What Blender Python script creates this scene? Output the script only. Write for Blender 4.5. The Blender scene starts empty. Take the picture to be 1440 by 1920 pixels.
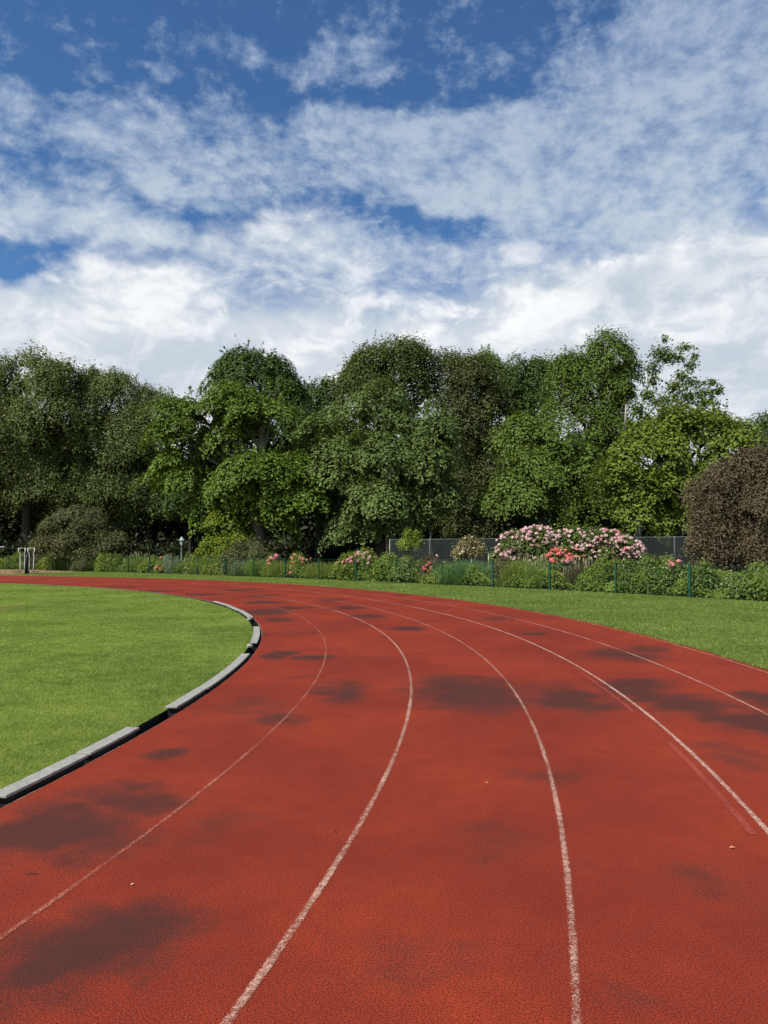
import bpy, math, random
import numpy as np
from mathutils import Vector

# ------------------------------------------------------------------ camera, sky, sun
SC = bpy.context.scene
COL = SC.collection
F, CX, CY, H = 1380.0, 720.0, 960.0, 1.6          # focal length / centre in photo pixels, eye height
PITCH = math.atan(65.9 / F)
cam_d = bpy.data.cameras.new("camera")
cam_d.sensor_fit = 'VERTICAL'; cam_d.sensor_height = 36.0; cam_d.lens = F / 1920 * 36.0
cam_d.clip_start = 0.05; cam_d.clip_end = 8000
cam = bpy.data.objects.new("camera", cam_d); COL.objects.link(cam)
cam.location = (0, 0, H); cam.rotation_euler = (math.pi / 2 + PITCH, 0, 0)
SC.camera = cam
SC.view_settings.view_transform = 'Standard'; SC.view_settings.look = 'None'
SC.view_settings.exposure = 0.25; SC.view_settings.gamma = 1.0; SC.view_settings.use_curve_mapping = False

SUN_ELEV = math.radians(48)
SUN_AZ = math.radians(227)                         # clockwise from +Y: behind the viewer's left shoulder
sd = bpy.data.lights.new("sun", 'SUN'); sd.energy = 5.0; sd.angle = math.radians(0.53); sd.color = (1.0, 0.955, 0.87)
sun = bpy.data.objects.new("sun", sd); COL.objects.link(sun)
sv = Vector((math.sin(SUN_AZ) * math.cos(SUN_ELEV), math.cos(SUN_AZ) * math.cos(SUN_ELEV), math.sin(SUN_ELEV)))
sun.rotation_euler = (-sv).to_track_quat('-Z', 'Y').to_euler()


class NT:
    """small helper around a node tree"""
    def __init__(s, tree):
        s.t = tree; s.n = tree.nodes; s.l = tree.links
    def new(s, kind, **kw):
        n = s.n.new(kind)
        for k, v in kw.items(): setattr(n, k, v)
        return n
    def put(s, sock, v):
        if hasattr(v, 'is_output'): s.l.new(v, sock)
        elif v is not None: sock.default_value = v
    def math(s, op, a, b=None, c=None, clamp=False):
        n = s.new('ShaderNodeMath', operation=op, use_clamp=clamp)
        for i, v in enumerate((a, b, c)):
            if v is not None: s.put(n.inputs[i], v)
        return n.outputs[0]
    def vmath(s, op, a, b=None):
        n = s.new('ShaderNodeVectorMath', operation=op)
        s.put(n.inputs[0], a)
        if b is not None: s.put(n.inputs[1], b)
        return n.outputs['Value'] if op in ('LENGTH', 'DOT_PRODUCT') else n.outputs[0]
    def noise(s, vec, scale, detail=4, rough=0.55, dist=0.0, color=False):
        n = s.new('ShaderNodeTexNoise')
        s.put(n.inputs['Vector'], vec); n.inputs['Scale'].default_value = scale
        n.inputs['Detail'].default_value = detail; n.inputs['Roughness'].default_value = rough
        n.inputs['Distortion'].default_value = dist
        return n.outputs['Color' if color else 'Fac']
    def ramp(s, v, a, b, lo=0.0, hi=1.0, kind='SMOOTHSTEP'):
        n = s.new('ShaderNodeMapRange', interpolation_type=kind, clamp=True) if kind == 'LINEAR' else s.new('ShaderNodeMapRange', interpolation_type=kind)
        s.put(n.inputs['Value'], v)
        n.inputs['From Min'].default_value = a; n.inputs['From Max'].default_value = b
        n.inputs['To Min'].default_value = lo; n.inputs['To Max'].default_value = hi
        return n.outputs['Result']
    def mix(s, f, a, b, blend='MIX'):
        n = s.new('ShaderNodeMix', data_type='RGBA', blend_type=blend)
        s.put(n.inputs[0], f)
        for i, v in ((6, a), (7, b)):
            if isinstance(v, (tuple, list)) and len(v) == 3: v = (*v, 1)
            s.put(n.inputs[i], v)
        return n.outputs[2]
    def comb(s, x, y, z):
        n = s.new('ShaderNodeCombineXYZ')
        for i, v in enumerate((x, y, z)): s.put(n.inputs[i], v)
        return n.outputs[0]


def ray(px, py):
    x = (px - CX) / F; z = -(py - CY) / F
    c, s_ = math.cos(PITCH), math.sin(PITCH)
    return Vector((x, c - s_ * z, s_ + c * z))


def G(px, py, z=0.0):
    r = ray(px, py); t = (z - H) / r.z
    return Vector((r.x * t, r.y * t, z))


def P(px, py, d):
    r = ray(px, py); t = d / r.y
    return Vector((r.x * t, d, H + r.z * t))


def build_world():
    w = bpy.data.worlds.new("World"); SC.world = w; w.use_nodes = True
    w.cycles.sampling_method = 'MANUAL'; w.cycles.sample_map_resolution = 512
    t = NT(w.node_tree); t.n.clear()
    out = t.new('ShaderNodeOutputWorld'); bg = t.new('ShaderNodeBackground')
    bg.inputs['Strength'].default_value = 0.088
    t.l.new(bg.outputs[0], out.inputs[0])
    sky = t.new('ShaderNodeTexSky', sky_type='NISHITA', sun_disc=False)
    sky.sun_elevation = SUN_ELEV; sky.sun_rotation = SUN_AZ
    sky.air_density = 1.0; sky.dust_density = 0.4; sky.ozone_density = 2.0
    tc = t.new('ShaderNodeTexCoord').outputs['Generated']
    sep = t.new('ShaderNodeSeparateXYZ'); t.l.new(tc, sep.inputs[0])
    x, y, z = sep.outputs
    az = t.math('ARCTAN2', x, y)
    el = t.math('ARCSINE', z)
    # a flat cloud deck seen in perspective
    zz = t.math('ADD', t.math('MAXIMUM', z, 0.0), 0.10)
    deck = t.comb(t.math('DIVIDE', x, zz), t.math('DIVIDE', y, zz), 0.0)
    warp = t.noise(deck, 1.3, 3, 0.5, color=True)
    deckw = t.vmath('ADD', deck, t.vmath('MULTIPLY', t.vmath('SUBTRACT', warp, (0.5, 0.5, 0.5)), (0.5, 0.5, 0.0)))
    n_big = t.noise(deckw, 1.1, 3, 0.5)
    azel = t.comb(az, el, 0.0)
    pw = t.vmath('ADD', azel, t.vmath('MULTIPLY', t.vmath('SUBTRACT', warp, (0.5, 0.5, 0.5)), (0.10, 0.05, 0.0)))
    pw = t.vmath('MULTIPLY', pw, (1.0, 1.55, 1.0))
    n_mid = t.noise(t.vmath('ADD', pw, (7.3, 2.1, 0)), 14.5, 7, 0.60)
    n_fine = t.noise(t.vmath('ADD', pw, (3.3, 9.1, 4)), 38.0, 6, 0.64)
    wob = t.noise(azel, 5.0, 4, 0.6, color=True)
    azelw = t.vmath('ADD', azel, t.vmath('MULTIPLY', t.vmath('SUBTRACT', wob, (0.5, 0.5, 0.5)), (0.22, 0.13, 0.0)))

    def blob(px, py, rx, ry, wgt, rot=0.0):
        r = ray(px, py).normalized()
        a0 = math.atan2(r.x, r.y); e0 = math.asin(r.z)
        m = t.new('ShaderNodeMapping', vector_type='TEXTURE')
        t.l.new(azelw, m.inputs['Vector'])
        m.inputs['Location'].default_value = (a0, e0, 0)
        m.inputs['Rotation'].default_value = (0, 0, rot)
        k = 1 / F * math.cos(a0)
        m.inputs['Scale'].default_value = (rx * k, ry * k * 0.92, 1)
        d = t.vmath('LENGTH', m.outputs[0])
        return t.ramp(d, 0.25, 1.25, wgt, 0.0)
    cov = None
    for b in SKY_BLOBS:
        v = blob(*b)
        cov = v if cov is None else t.math('ADD', cov, v)
    cov = t.math('MINIMUM', cov, 0.74)
    # thin high sheet / altocumulus, broken into small puffs
    tex = t.math('MULTIPLY', t.math('SUBTRACT', n_mid, 0.5), 1.8)
    tex = t.math('ADD', tex, t.math('MULTIPLY', t.math('SUBTRACT', n_fine, 0.5), 1.6))
    tex = t.math('ADD', tex, t.math('MULTIPLY', t.math('SUBTRACT', n_big, 0.5), 0.5))
    tex = t.math('MULTIPLY', tex, t.math('SUBTRACT', 1.1, t.math('MULTIPLY', cov, 0.55)))
    dens = t.math('ADD', t.math('ADD', cov, 0.05), tex)
    a_hi = t.ramp(dens, 0.0, 1.05, 0.0, 0.9)
    thin = t.mix(t.ramp(el, 0.62, 0.40), (3.3, 4.3, 6.1), (4.6, 5.6, 6.9))
    thick = t.mix(t.ramp(el, 0.62, 0.40), (4.1, 5.0, 6.4), (5.4, 6.2, 7.1))
    hi_col = t.mix(t.ramp(t.math('ADD', dens, t.math('MULTIPLY', tex, 0.5)), 0.4, 1.25), thin, thick)
    # the low bright bank
    bp = t.comb(t.math('MULTIPLY', az, 1.0), t.math('MULTIPLY', el, 1.5), 1.7)
    bw = t.vmath('ADD', bp, t.vmath('MULTIPLY', t.vmath('SUBTRACT', t.noise(bp, 9.0, 3, 0.5, color=True), (0.5, 0.5, 0.5)), (0.09, 0.09, 0.0)))
    bank_n = t.noise(bw, 7.0, 8, 0.58)
    bank_f = t.noise(t.vmath('ADD', bw, (4.1, 2.2, 3.0)), 20.0, 7, 0.6)
    edge = t.math('ADD', el, t.math('MULTIPLY', t.math('SUBTRACT', bank_n, 0.5), -0.24))
    edge = t.math('ADD', edge, t.math('MULTIPLY', t.math('SUBTRACT', bank_f, 0.5), -0.10))
    for q in BANK_SHAPE:
        edge = t.math('ADD', edge, blob(*q))
    a_lo = t.ramp(edge, 0.295, 0.425, 0.985, 0.0)
    # sunlit heads show bright where the cloud thins towards the sun side, shaded bellies grey
    off = t.noise(t.vmath('ADD', bw, (0.012, -0.02, 0.0)), 7.0, 8, 0.58)
    relief = t.math('MULTIPLY', t.math('SUBTRACT', bank_n, off), 1.5)
    shade = t.math('ADD', t.math('ADD', t.math('MULTIPLY', bank_f, 0.55), t.math('MULTIPLY', bank_n, 0.55)), relief)
    lo_col = t.mix(t.ramp(shade, 0.40, 0.80), (6.2, 6.8, 7.45), (9.0, 9.2, 9.4))
    def patch(px, py, rx, ry, rot=0): return blob(px, py, rx, ry, 1.0, rot)
    grey = t.math('ADD', patch(1290, 520, 330, 62, -0.02), t.math('MULTIPLY', patch(1330, 690, 260, 90), 0.7), clamp=True)
    grey = t.math('ADD', grey, t.math('MULTIPLY', patch(330, 700, 260, 60), 0.6), clamp=True)
    lo_col = t.mix(t.math('MULTIPLY', grey, t.ramp(shade, 0.35, 0.75, 0.95, 0.5)), lo_col, (5.0, 5.75, 6.6))
    bright = t.math('ADD', patch(680, 490, 90, 36), patch(1120, 472, 110, 16, -0.08), clamp=True)
    bright = t.math('ADD', bright, patch(850, 580, 260, 60), clamp=True)
    lo_col = t.mix(t.math('MULTIPLY', bright, t.ramp(shade, 0.42, 0.72, 0.0, 0.9)), lo_col, (9.6, 9.7, 9.8))
    blue = t.mix(1.0, sky.outputs[0], (0.56, 0.86, 1.14), 'MULTIPLY')
    col = t.mix(a_hi, blue, hi_col)
    col = t.mix(a_lo, col, lo_col)
    t.l.new(col, bg.inputs['Color'])


BANK_SHAPE = [(20, 500, 150, 62, 0.16), (200, 470, 120, 40, 0.04), (480, 430, 260, 60, -0.05), (900, 420, 250, 40, 0.05), (1250, 500, 260, 70, -0.06), (1330, 400, 180, 40, -0.02)]
SKY_BLOBS = [
    # px, py, rx, ry, weight, rotation  (photo positions of cloud and of clear sky, as directions)
    (620, 90, 170, 50, 0.50, -0.05), (420, 75, 80, 36, 0.48), (320, 120, 46, 28, 0.48), (690, 30, 90, 35, 0.3),
    (165, 105, 50, 22, 0.42), (20, 150, 60, 28, 0.45), (260, 105, 36, 16, 0.42), (150, 55, 70, 18, 0.3), (130, 160, 50, 14, 0.35),
    (1130, 110, 380, 95, 0.52, 0.12), (1400, 190, 260, 110, 0.45, 0.2), (1330, 30, 240, 50, 0.35, 0.1), (1310, 105, 230, 70, 0.45, 0.1),
    (640, 205, 80, 40, 0.42), (330, 285, 300, 100, 0.52, -0.06), (270, 310, 60, 45, 0.3), (820, 290, 320, 105, 0.74, -0.03), (1150, 290, 420, 125, 0.74), (1100, 390, 300, 40, 0.4),
    (470, 215, 70, 28, 0.3), (90, 400, 260, 65, 0.62, -0.02), (320, 430, 170, 45, 0.4), (630, 385, 80, 34, 0.35), (880, 370, 130, 30, 0.3), (1330, 370, 280, 80, 0.55),
    (1100, 430, 260, 40, 0.4), (660, 480, 330, 60, 0.5), (100, 230, 160, 50, 0.22), (60, 310, 120, 40, 0.3),
    (720, 415, 900, 80, 0.2), (380, 250, 520, 130, 0.12),
    (250, 30, 420, 150, -0.12), (740, 160, 300, 40, -0.25), (430, 400, 110, 26, -0.42), (780, 415, 240, 34, -0.30, -0.04),
    (20, 515, 120, 46, -0.5), (1390, 280, 80, 26, -0.42), (520, 30, 70, 40, -0.25), (930, 165, 180, 36, -0.25), (1050, 30, 130, 30, -0.2),
]
build_world()
# ==SKY_END==

# ------------------------------------------------------------------ helpers
RNG = np.random.default_rng(7)
random.seed(7)


def tag(o, label=None, cat=None, group=None, kind=None):
    if label: o["label"] = label
    if cat: o["category"] = cat
    if group: o["group"] = group
    if kind: o["kind"] = kind
    return o


def link(o, parent=None):
    COL.objects.link(o)
    if parent is not None: o.parent = parent
    return o


def empty(name, loc, label=None, cat=None, group=None, rz=0.0):
    o = bpy.data.objects.new(name, None); o.empty_display_size = 0.3
    o.location = loc; o.rotation_euler = (0, 0, rz)
    link(o)
    return tag(o, label, cat, group)


def np_mesh(name, V, faces_flat, counts, mat, smooth=False, attrs=None):
    me = bpy.data.meshes.new(name)
    V = np.asarray(V, np.float32); ff = np.asarray(faces_flat, np.int32); ct = np.asarray(counts, np.int32)
    me.vertices.add(len(V)); me.vertices.foreach_set('co', V.ravel())
    me.loops.add(len(ff)); me.loops.foreach_set('vertex_index', ff)
    me.polygons.add(len(ct))
    st = np.zeros(len(ct), np.int32); st[1:] = np.cumsum(ct)[:-1]
    me.polygons.foreach_set('loop_start', st)
    me.update(calc_edges=True)
    me.polygons.foreach_set('use_smooth', np.full(len(ct), smooth, bool))
    if attrs:
        for k, v in attrs.items():
            a = me.attributes.new(k, 'FLOAT', 'FACE'); a.data.foreach_set('value', np.asarray(v, np.float32))
    me.materials.append(mat)
    return me


class MB:
    """collects shapes into one mesh"""
    def __init__(s): s.v = []; s.f = []
    def box(s, c, d, rz=0.0, tilt=None):
        x, y, z = d[0] / 2, d[1] / 2, d[2] / 2; b = len(s.v); cr, sr = math.cos(rz), math.sin(rz)
        for sx, sy, sz in ((-1, -1, -1), (1, -1, -1), (1, 1, -1), (-1, 1, -1), (-1, -1, 1), (1, -1, 1), (1, 1, 1), (-1, 1, 1)):
            px, py = sx * x, sy * y
            s.v.append((c[0] + px * cr - py * sr, c[1] + px * sr + py * cr, c[2] + sz * z))
        for f in ((0, 3, 2, 1), (4, 5, 6, 7), (0, 1, 5, 4), (1, 2, 6, 5), (2, 3, 7, 6), (3, 0, 4, 7)): s.f.append(tuple(b + i for i in f))
    def tube(s, pts, radii, n=8, cap=True):
        pts = [Vector(p) for p in pts]
        if not hasattr(radii, '__len__'): radii = [radii] * len(pts)
        b = len(s.v)
        for i, p in enumerate(pts):
            d = (pts[min(i + 1, len(pts) - 1)] - pts[max(i - 1, 0)]).normalized()
            u = d.cross(Vector((0.31, 0.95, 0.02))); 
            if u.length < 0.1: u = d.cross(Vector((1, 0, 0)))
            u.normalize(); w = d.cross(u)
            for k in range(n):
                a = 2 * math.pi * k / n
                s.v.append(tuple(p + (u * math.cos(a) + w * math.sin(a)) * radii[i]))
        for i in range(len(pts) - 1):
            for k in range(n):
                k2 = (k + 1) % n
                s.f.append((b + i * n + k, b + i * n + k2, b + (i + 1) * n + k2, b + (i + 1) * n + k))
        if cap:
            s.f.append(tuple(b + k for k in range(n))[::-1]); e = b + (len(pts) - 1) * n
            s.f.append(tuple(e + k for k in range(n)))
    def lathe(s, c, prof, n=12):
        b = len(s.v)
        for r, z in prof:
            for k in range(n):
                a = 2 * math.pi * k / n
                s.v.append((c[0] + r * math.cos(a), c[1] + r * math.sin(a), c[2] + z))
        for i in range(len(prof) - 1):
            for k in range(n):
                k2 = (k + 1) % n
                s.f.append((b + i * n + k, b + i * n + k2, b + (i + 1) * n + k2, b + (i + 1) * n + k))
        s.f.append(tuple(b + k for k in range(n))[::-1]); e = b + (len(prof) - 1) * n
        s.f.append(tuple(e + k for k in range(n)))
    def build(s, name, mat, parent=None, smooth=False, bevel=0.0):
        ff = [i for f in s.f for i in f]
        me = np_mesh(name, np.array(s.v), ff, [len(f) for f in s.f], mat, smooth)
        o = bpy.data.objects.new(name, me); link(o, parent)
        if bevel:
            m = o.modifiers.new("bevel", 'BEVEL'); m.width = bevel; m.segments = 2
        return o


# ------------------------------------------------------------------ materials
def mat_new(name):
    m = bpy.data.materials.new(name); m.use_nodes = True
    t = NT(m.node_tree); t.n.clear()
    out = t.new('ShaderNodeOutputMaterial')
    return m, t, out


def principled(t, out, col, rough=0.6, spec=0.4, metal=0.0, bump=None, bstr=0.3, bdist=0.01):
    p = t.new('ShaderNodeBsdfPrincipled')
    t.put(p.inputs['Base Color'], (*col, 1) if isinstance(col, tuple) and len(col) == 3 else col)
    t.put(p.inputs['Roughness'], rough); t.put(p.inputs['Specular IOR Level'], spec); t.put(p.inputs['Metallic'], metal)
    if bump is not None:
        b = t.new('ShaderNodeBump'); b.inputs['Strength'].default_value = bstr; b.inputs['Distance'].default_value = bdist
        t.l.new(bump, b.inputs['Height']); t.l.new(b.outputs[0], p.inputs['Normal'])
    t.l.new(p.outputs[0], out.inputs[0])
    return p


def simple_mat(name, col, rough=0.5, spec=0.4, metal=0.0, var=0.25, scale=14.0):
    m, t, out = mat_new(name)
    oc = t.new('ShaderNodeTexCoord').outputs['Object']
    n = t.noise(oc, scale, 6, 0.6)
    c = t.mix(t.ramp(n, 0.3, 0.7), tuple(v * (1 - var) for v in col), tuple(min(1, v * (1 + var)) for v in col))
    principled(t, out, c, rough, spec, metal, n, 0.15, 0.004)
    return m


def leaf_mat(name, dark, light, trans=0.28, rough=0.5, spec=0.22, tcol=None, patch=0.35):
    """two tones mixed per leaf and per spray, thin enough for some light to come through"""
    m, t, out = mat_new(name)
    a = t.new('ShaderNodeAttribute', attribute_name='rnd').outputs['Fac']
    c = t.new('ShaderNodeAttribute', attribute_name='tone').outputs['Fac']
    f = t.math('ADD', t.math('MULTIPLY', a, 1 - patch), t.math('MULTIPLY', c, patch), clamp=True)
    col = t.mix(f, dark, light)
    p = t.new('ShaderNodeBsdfPrincipled')
    t.l.new(col, p.inputs['Base Color']); p.inputs['Roughness'].default_value = rough; p.inputs['Specular IOR Level'].default_value = spec
    tr = t.new('ShaderNodeBsdfTranslucent')
    t.l.new(t.mix(1.0, col, tcol or (1.35, 1.25, 0.55), 'MULTIPLY'), tr.inputs['Color'])
    mx = t.new('ShaderNodeMixShader'); mx.inputs[0].default_value = trans
    t.l.new(p.outputs[0], mx.inputs[1]); t.l.new(tr.outputs[0], mx.inputs[2]); t.l.new(mx.outputs[0], out.inputs[0])
    return m


def bark_mat(name, col, scale=6.0):
    m, t, out = mat_new(name)
    oc = t.new('ShaderNodeTexCoord').outputs['Object']
    v = t.vmath('MULTIPLY', oc, (1.0, 1.0, 0.25))
    n = t.noise(v, scale * 3, 8, 0.65)
    c = t.mix(t.ramp(n, 0.3, 0.7), tuple(x * 0.45 for x in col), tuple(x * 1.3 for x in col))
    principled(t, out, c, 0.85, 0.2, 0, n, 0.6, 0.03)
    return m


M = {}
M['bark'] = bark_mat("bark", (0.050, 0.043, 0.032))
M['pale_bark'] = bark_mat("pale_bark", (0.30, 0.29, 0.25))
M['grey_bark'] = bark_mat("grey_bark", (0.17, 0.155, 0.115))
M['twig'] = bark_mat("twig_bark", (0.06, 0.045, 0.03))
M['plane'] = leaf_mat("plane_leaves", (0.060, 0.088, 0.020), (0.190, 0.235, 0.070), 0.25)
M['sycamore'] = leaf_mat("sycamore_leaves", (0.050, 0.094, 0.009), (0.165, 0.250, 0.030), 0.22)
M['dome'] = leaf_mat("dome_leaves", (0.032, 0.068, 0.013), (0.105, 0.172, 0.036), 0.25)
M['maple'] = leaf_mat("maple_leaves", (0.055, 0.094, 0.019), (0.175, 0.240, 0.064), 0.22)
M['lime_tree'] = leaf_mat("linden_leaves", (0.050, 0.078, 0.016), (0.145, 0.185, 0.050), 0.28)
M['brownish'] = leaf_mat("brown_green_leaves", (0.050, 0.068, 0.020), (0.140, 0.165, 0.054), 0.25)
M['midgreen'] = leaf_mat("mid_green_leaves", (0.048, 0.088, 0.011), (0.155, 0.225, 0.038), 0.22)
M['bright'] = leaf_mat("bright_leaves", (0.074, 0.118, 0.012), (0.200, 0.268, 0.036), 0.22)
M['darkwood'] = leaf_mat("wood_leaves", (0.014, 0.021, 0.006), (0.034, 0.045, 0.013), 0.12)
M['purple'] = leaf_mat("purple_leaves", (0.040, 0.042, 0.020), (0.185, 0.138, 0.080), 0.15, 0.5, 0.2, (1.2, 0.8, 0.6))
M['bronze'] = leaf_mat("bronze_leaves", (0.062, 0.074, 0.026), (0.175, 0.182, 0.072), 0.22)
M['olive'] = leaf_mat("olive_leaves", (0.055, 0.072, 0.022), (0.150, 0.160, 0.055), 0.2)
M['yellow'] = leaf_mat("yellow_green_leaves", (0.110, 0.170, 0.014), (0.270, 0.330, 0.045), 0.34)
M['hedge'] = leaf_mat("hedge_leaves", (0.055, 0.102, 0.013), (0.180, 0.245, 0.046), 0.25, 0.38, 0.5)
M['leafy'] = leaf_mat("leafy_shrub_leaves", (0.085, 0.140, 0.016), (0.235, 0.300, 0.052), 0.28)
M['grassy'] = leaf_mat("feathery_grass", (0.110, 0.185, 0.032), (0.255, 0.340, 0.090), 0.3)
M['bluegrass'] = leaf_mat("blue_green_grass", (0.085, 0.170, 0.050), (0.200, 0.310, 0.120), 0.3)
M['sage'] = leaf_mat("grey_green_leaves", (0.12, 0.16, 0.085), (0.25, 0.30, 0.18), 0.2)
M['weed'] = leaf_mat("yellowish_weeds", (0.125, 0.180, 0.024), (0.290, 0.335, 0.070), 0.3)
M['redbrown'] = leaf_mat("red_brown_leaves", (0.060, 0.050, 0.024), (0.140, 0.110, 0.055), 0.2)
M['rhodo'] = leaf_mat("rhododendron_leaves", (0.050, 0.090, 0.016), (0.170, 0.220, 0.050), 0.25)
M['tan'] = leaf_mat("pale_tan_leaves", (0.140, 0.130, 0.045), (0.300, 0.260, 0.120), 0.25)
PT = (1.1, 0.85, 0.85)
M['pink'] = leaf_mat("pink_petals", (0.58, 0.34, 0.33), (0.86, 0.68, 0.64), 0.25, 0.6, 0.2, PT)
M['rose'] = leaf_mat("rose_petals", (0.62, 0.17, 0.22), (0.85, 0.42, 0.48), 0.25, 0.6, 0.2, PT)
M['coral'] = leaf_mat("coral_petals", (0.58, 0.08, 0.07), (0.86, 0.34, 0.29), 0.25, 0.6, 0.2, PT)
M['peach'] = leaf_mat("peach_petals", (0.60, 0.22, 0.15), (0.82, 0.48, 0.36), 0.25, 0.6, 0.2, PT)
M['cream'] = leaf_mat("cream_petals", (0.62, 0.55, 0.36), (0.80, 0.76, 0.60), 0.25, 0.6, 0.2, PT)
M['spike'] = simple_mat("dry_flower_spike", (0.30, 0.27, 0.17), 0.8, 0.1)
M['post'] = simple_mat("green_painted_steel", (0.008, 0.055, 0.033), 0.4, 0.45)
M['wire'] = simple_mat("green_coated_wire", (0.020, 0.100, 0.050), 0.5, 0.4)
M['white_metal'] = simple_mat("white_painted_metal", (0.62, 0.63, 0.58), 0.4, 0.5, 0, 0.08)
M['black'] = simple_mat("black_plastic", (0.012, 0.012, 0.013), 0.5, 0.4)
M['lamp'] = simple_mat("pale_green_lantern", (0.30, 0.42, 0.36), 0.4, 0.5)
M['glass'] = simple_mat("milky_lantern_glass", (0.55, 0.60, 0.55), 0.15, 0.5, 0, 0.05)
M['grey_post'] = simple_mat("grey_post_paint", (0.06, 0.065, 0.07), 0.55)
M['galv'] = simple_mat("galvanised_steel", (0.24, 0.28, 0.25), 0.45, 0.5, 0.3)
M['dark_lamp'] = simple_mat("dark_lamp_paint", (0.05, 0.06, 0.065), 0.5)


# ------------------------------------------------------------------ leaves
def unit(a):
    return a / np.maximum(np.linalg.norm(a, axis=-1, keepdims=True), 1e-9)


class Leaves:
    def __init__(s): s.V = []; s.r = []; s.t = []
    def add(s, c, n, size, tone, asp=0.62, fold=0.14):
        c = np.asarray(c); N = len(c)
        n = unit(n); t_ = unit(np.cross(n, RNG.normal(size=(N, 3)))); b = np.cross(n, t_)
        sz = (size * RNG.uniform(0.45, 1.4, N))[:, None]
        q = np.empty((N, 4, 3), np.float32)
        q[:, 0] = c - t_ * sz * .5; q[:, 2] = c + t_ * sz * .5
        q[:, 1] = c + b * sz * asp * .5 + n * sz * fold; q[:, 3] = c - b * sz * asp * .5 + n * sz * fold
        s.V.append(q.reshape(-1, 3)); s.r.append(RNG.uniform(0, 1, N)); s.t.append(np.broadcast_to(tone, (N,)).copy())
    def blades(s, base, tip, width, tone):
        """narrow two-segment blades from base to tip"""
        N = len(base); d = tip - base
        side = unit(np.cross(d, RNG.normal(size=(N, 3)))) * np.asarray(width).reshape(-1, 1) * .5
        mid = base + d * .5 + np.array([0, 0, 1.0]) * np.linalg.norm(d, axis=1, keepdims=True) * .08
        q = np.empty((N, 4, 3), np.float32)
        q[:, 0] = base; q[:, 1] = mid + side; q[:, 2] = tip; q[:, 3] = mid - side
        s.V.append(q.reshape(-1, 3)); s.r.append(RNG.uniform(0, 1, N)); s.t.append(np.broadcast_to(tone, (N,)).copy())
    def mesh(s, name, mat):
        V = np.concatenate(s.V); n = len(V) // 4
        return np_mesh(name, V, np.arange(4 * n), np.full(n, 4), mat, False, {'rnd': np.concatenate(s.r), 'tone': np.concatenate(s.t)})
    def build(s, name, mat, parent=None, off=(0, 0, 0)):
        if any(off):
            s.V = [v - np.array(off, np.float32) for v in s.V]
        o = bpy.data.objects.new(name, s.mesh(name, mat)); return link(o, parent)


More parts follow.
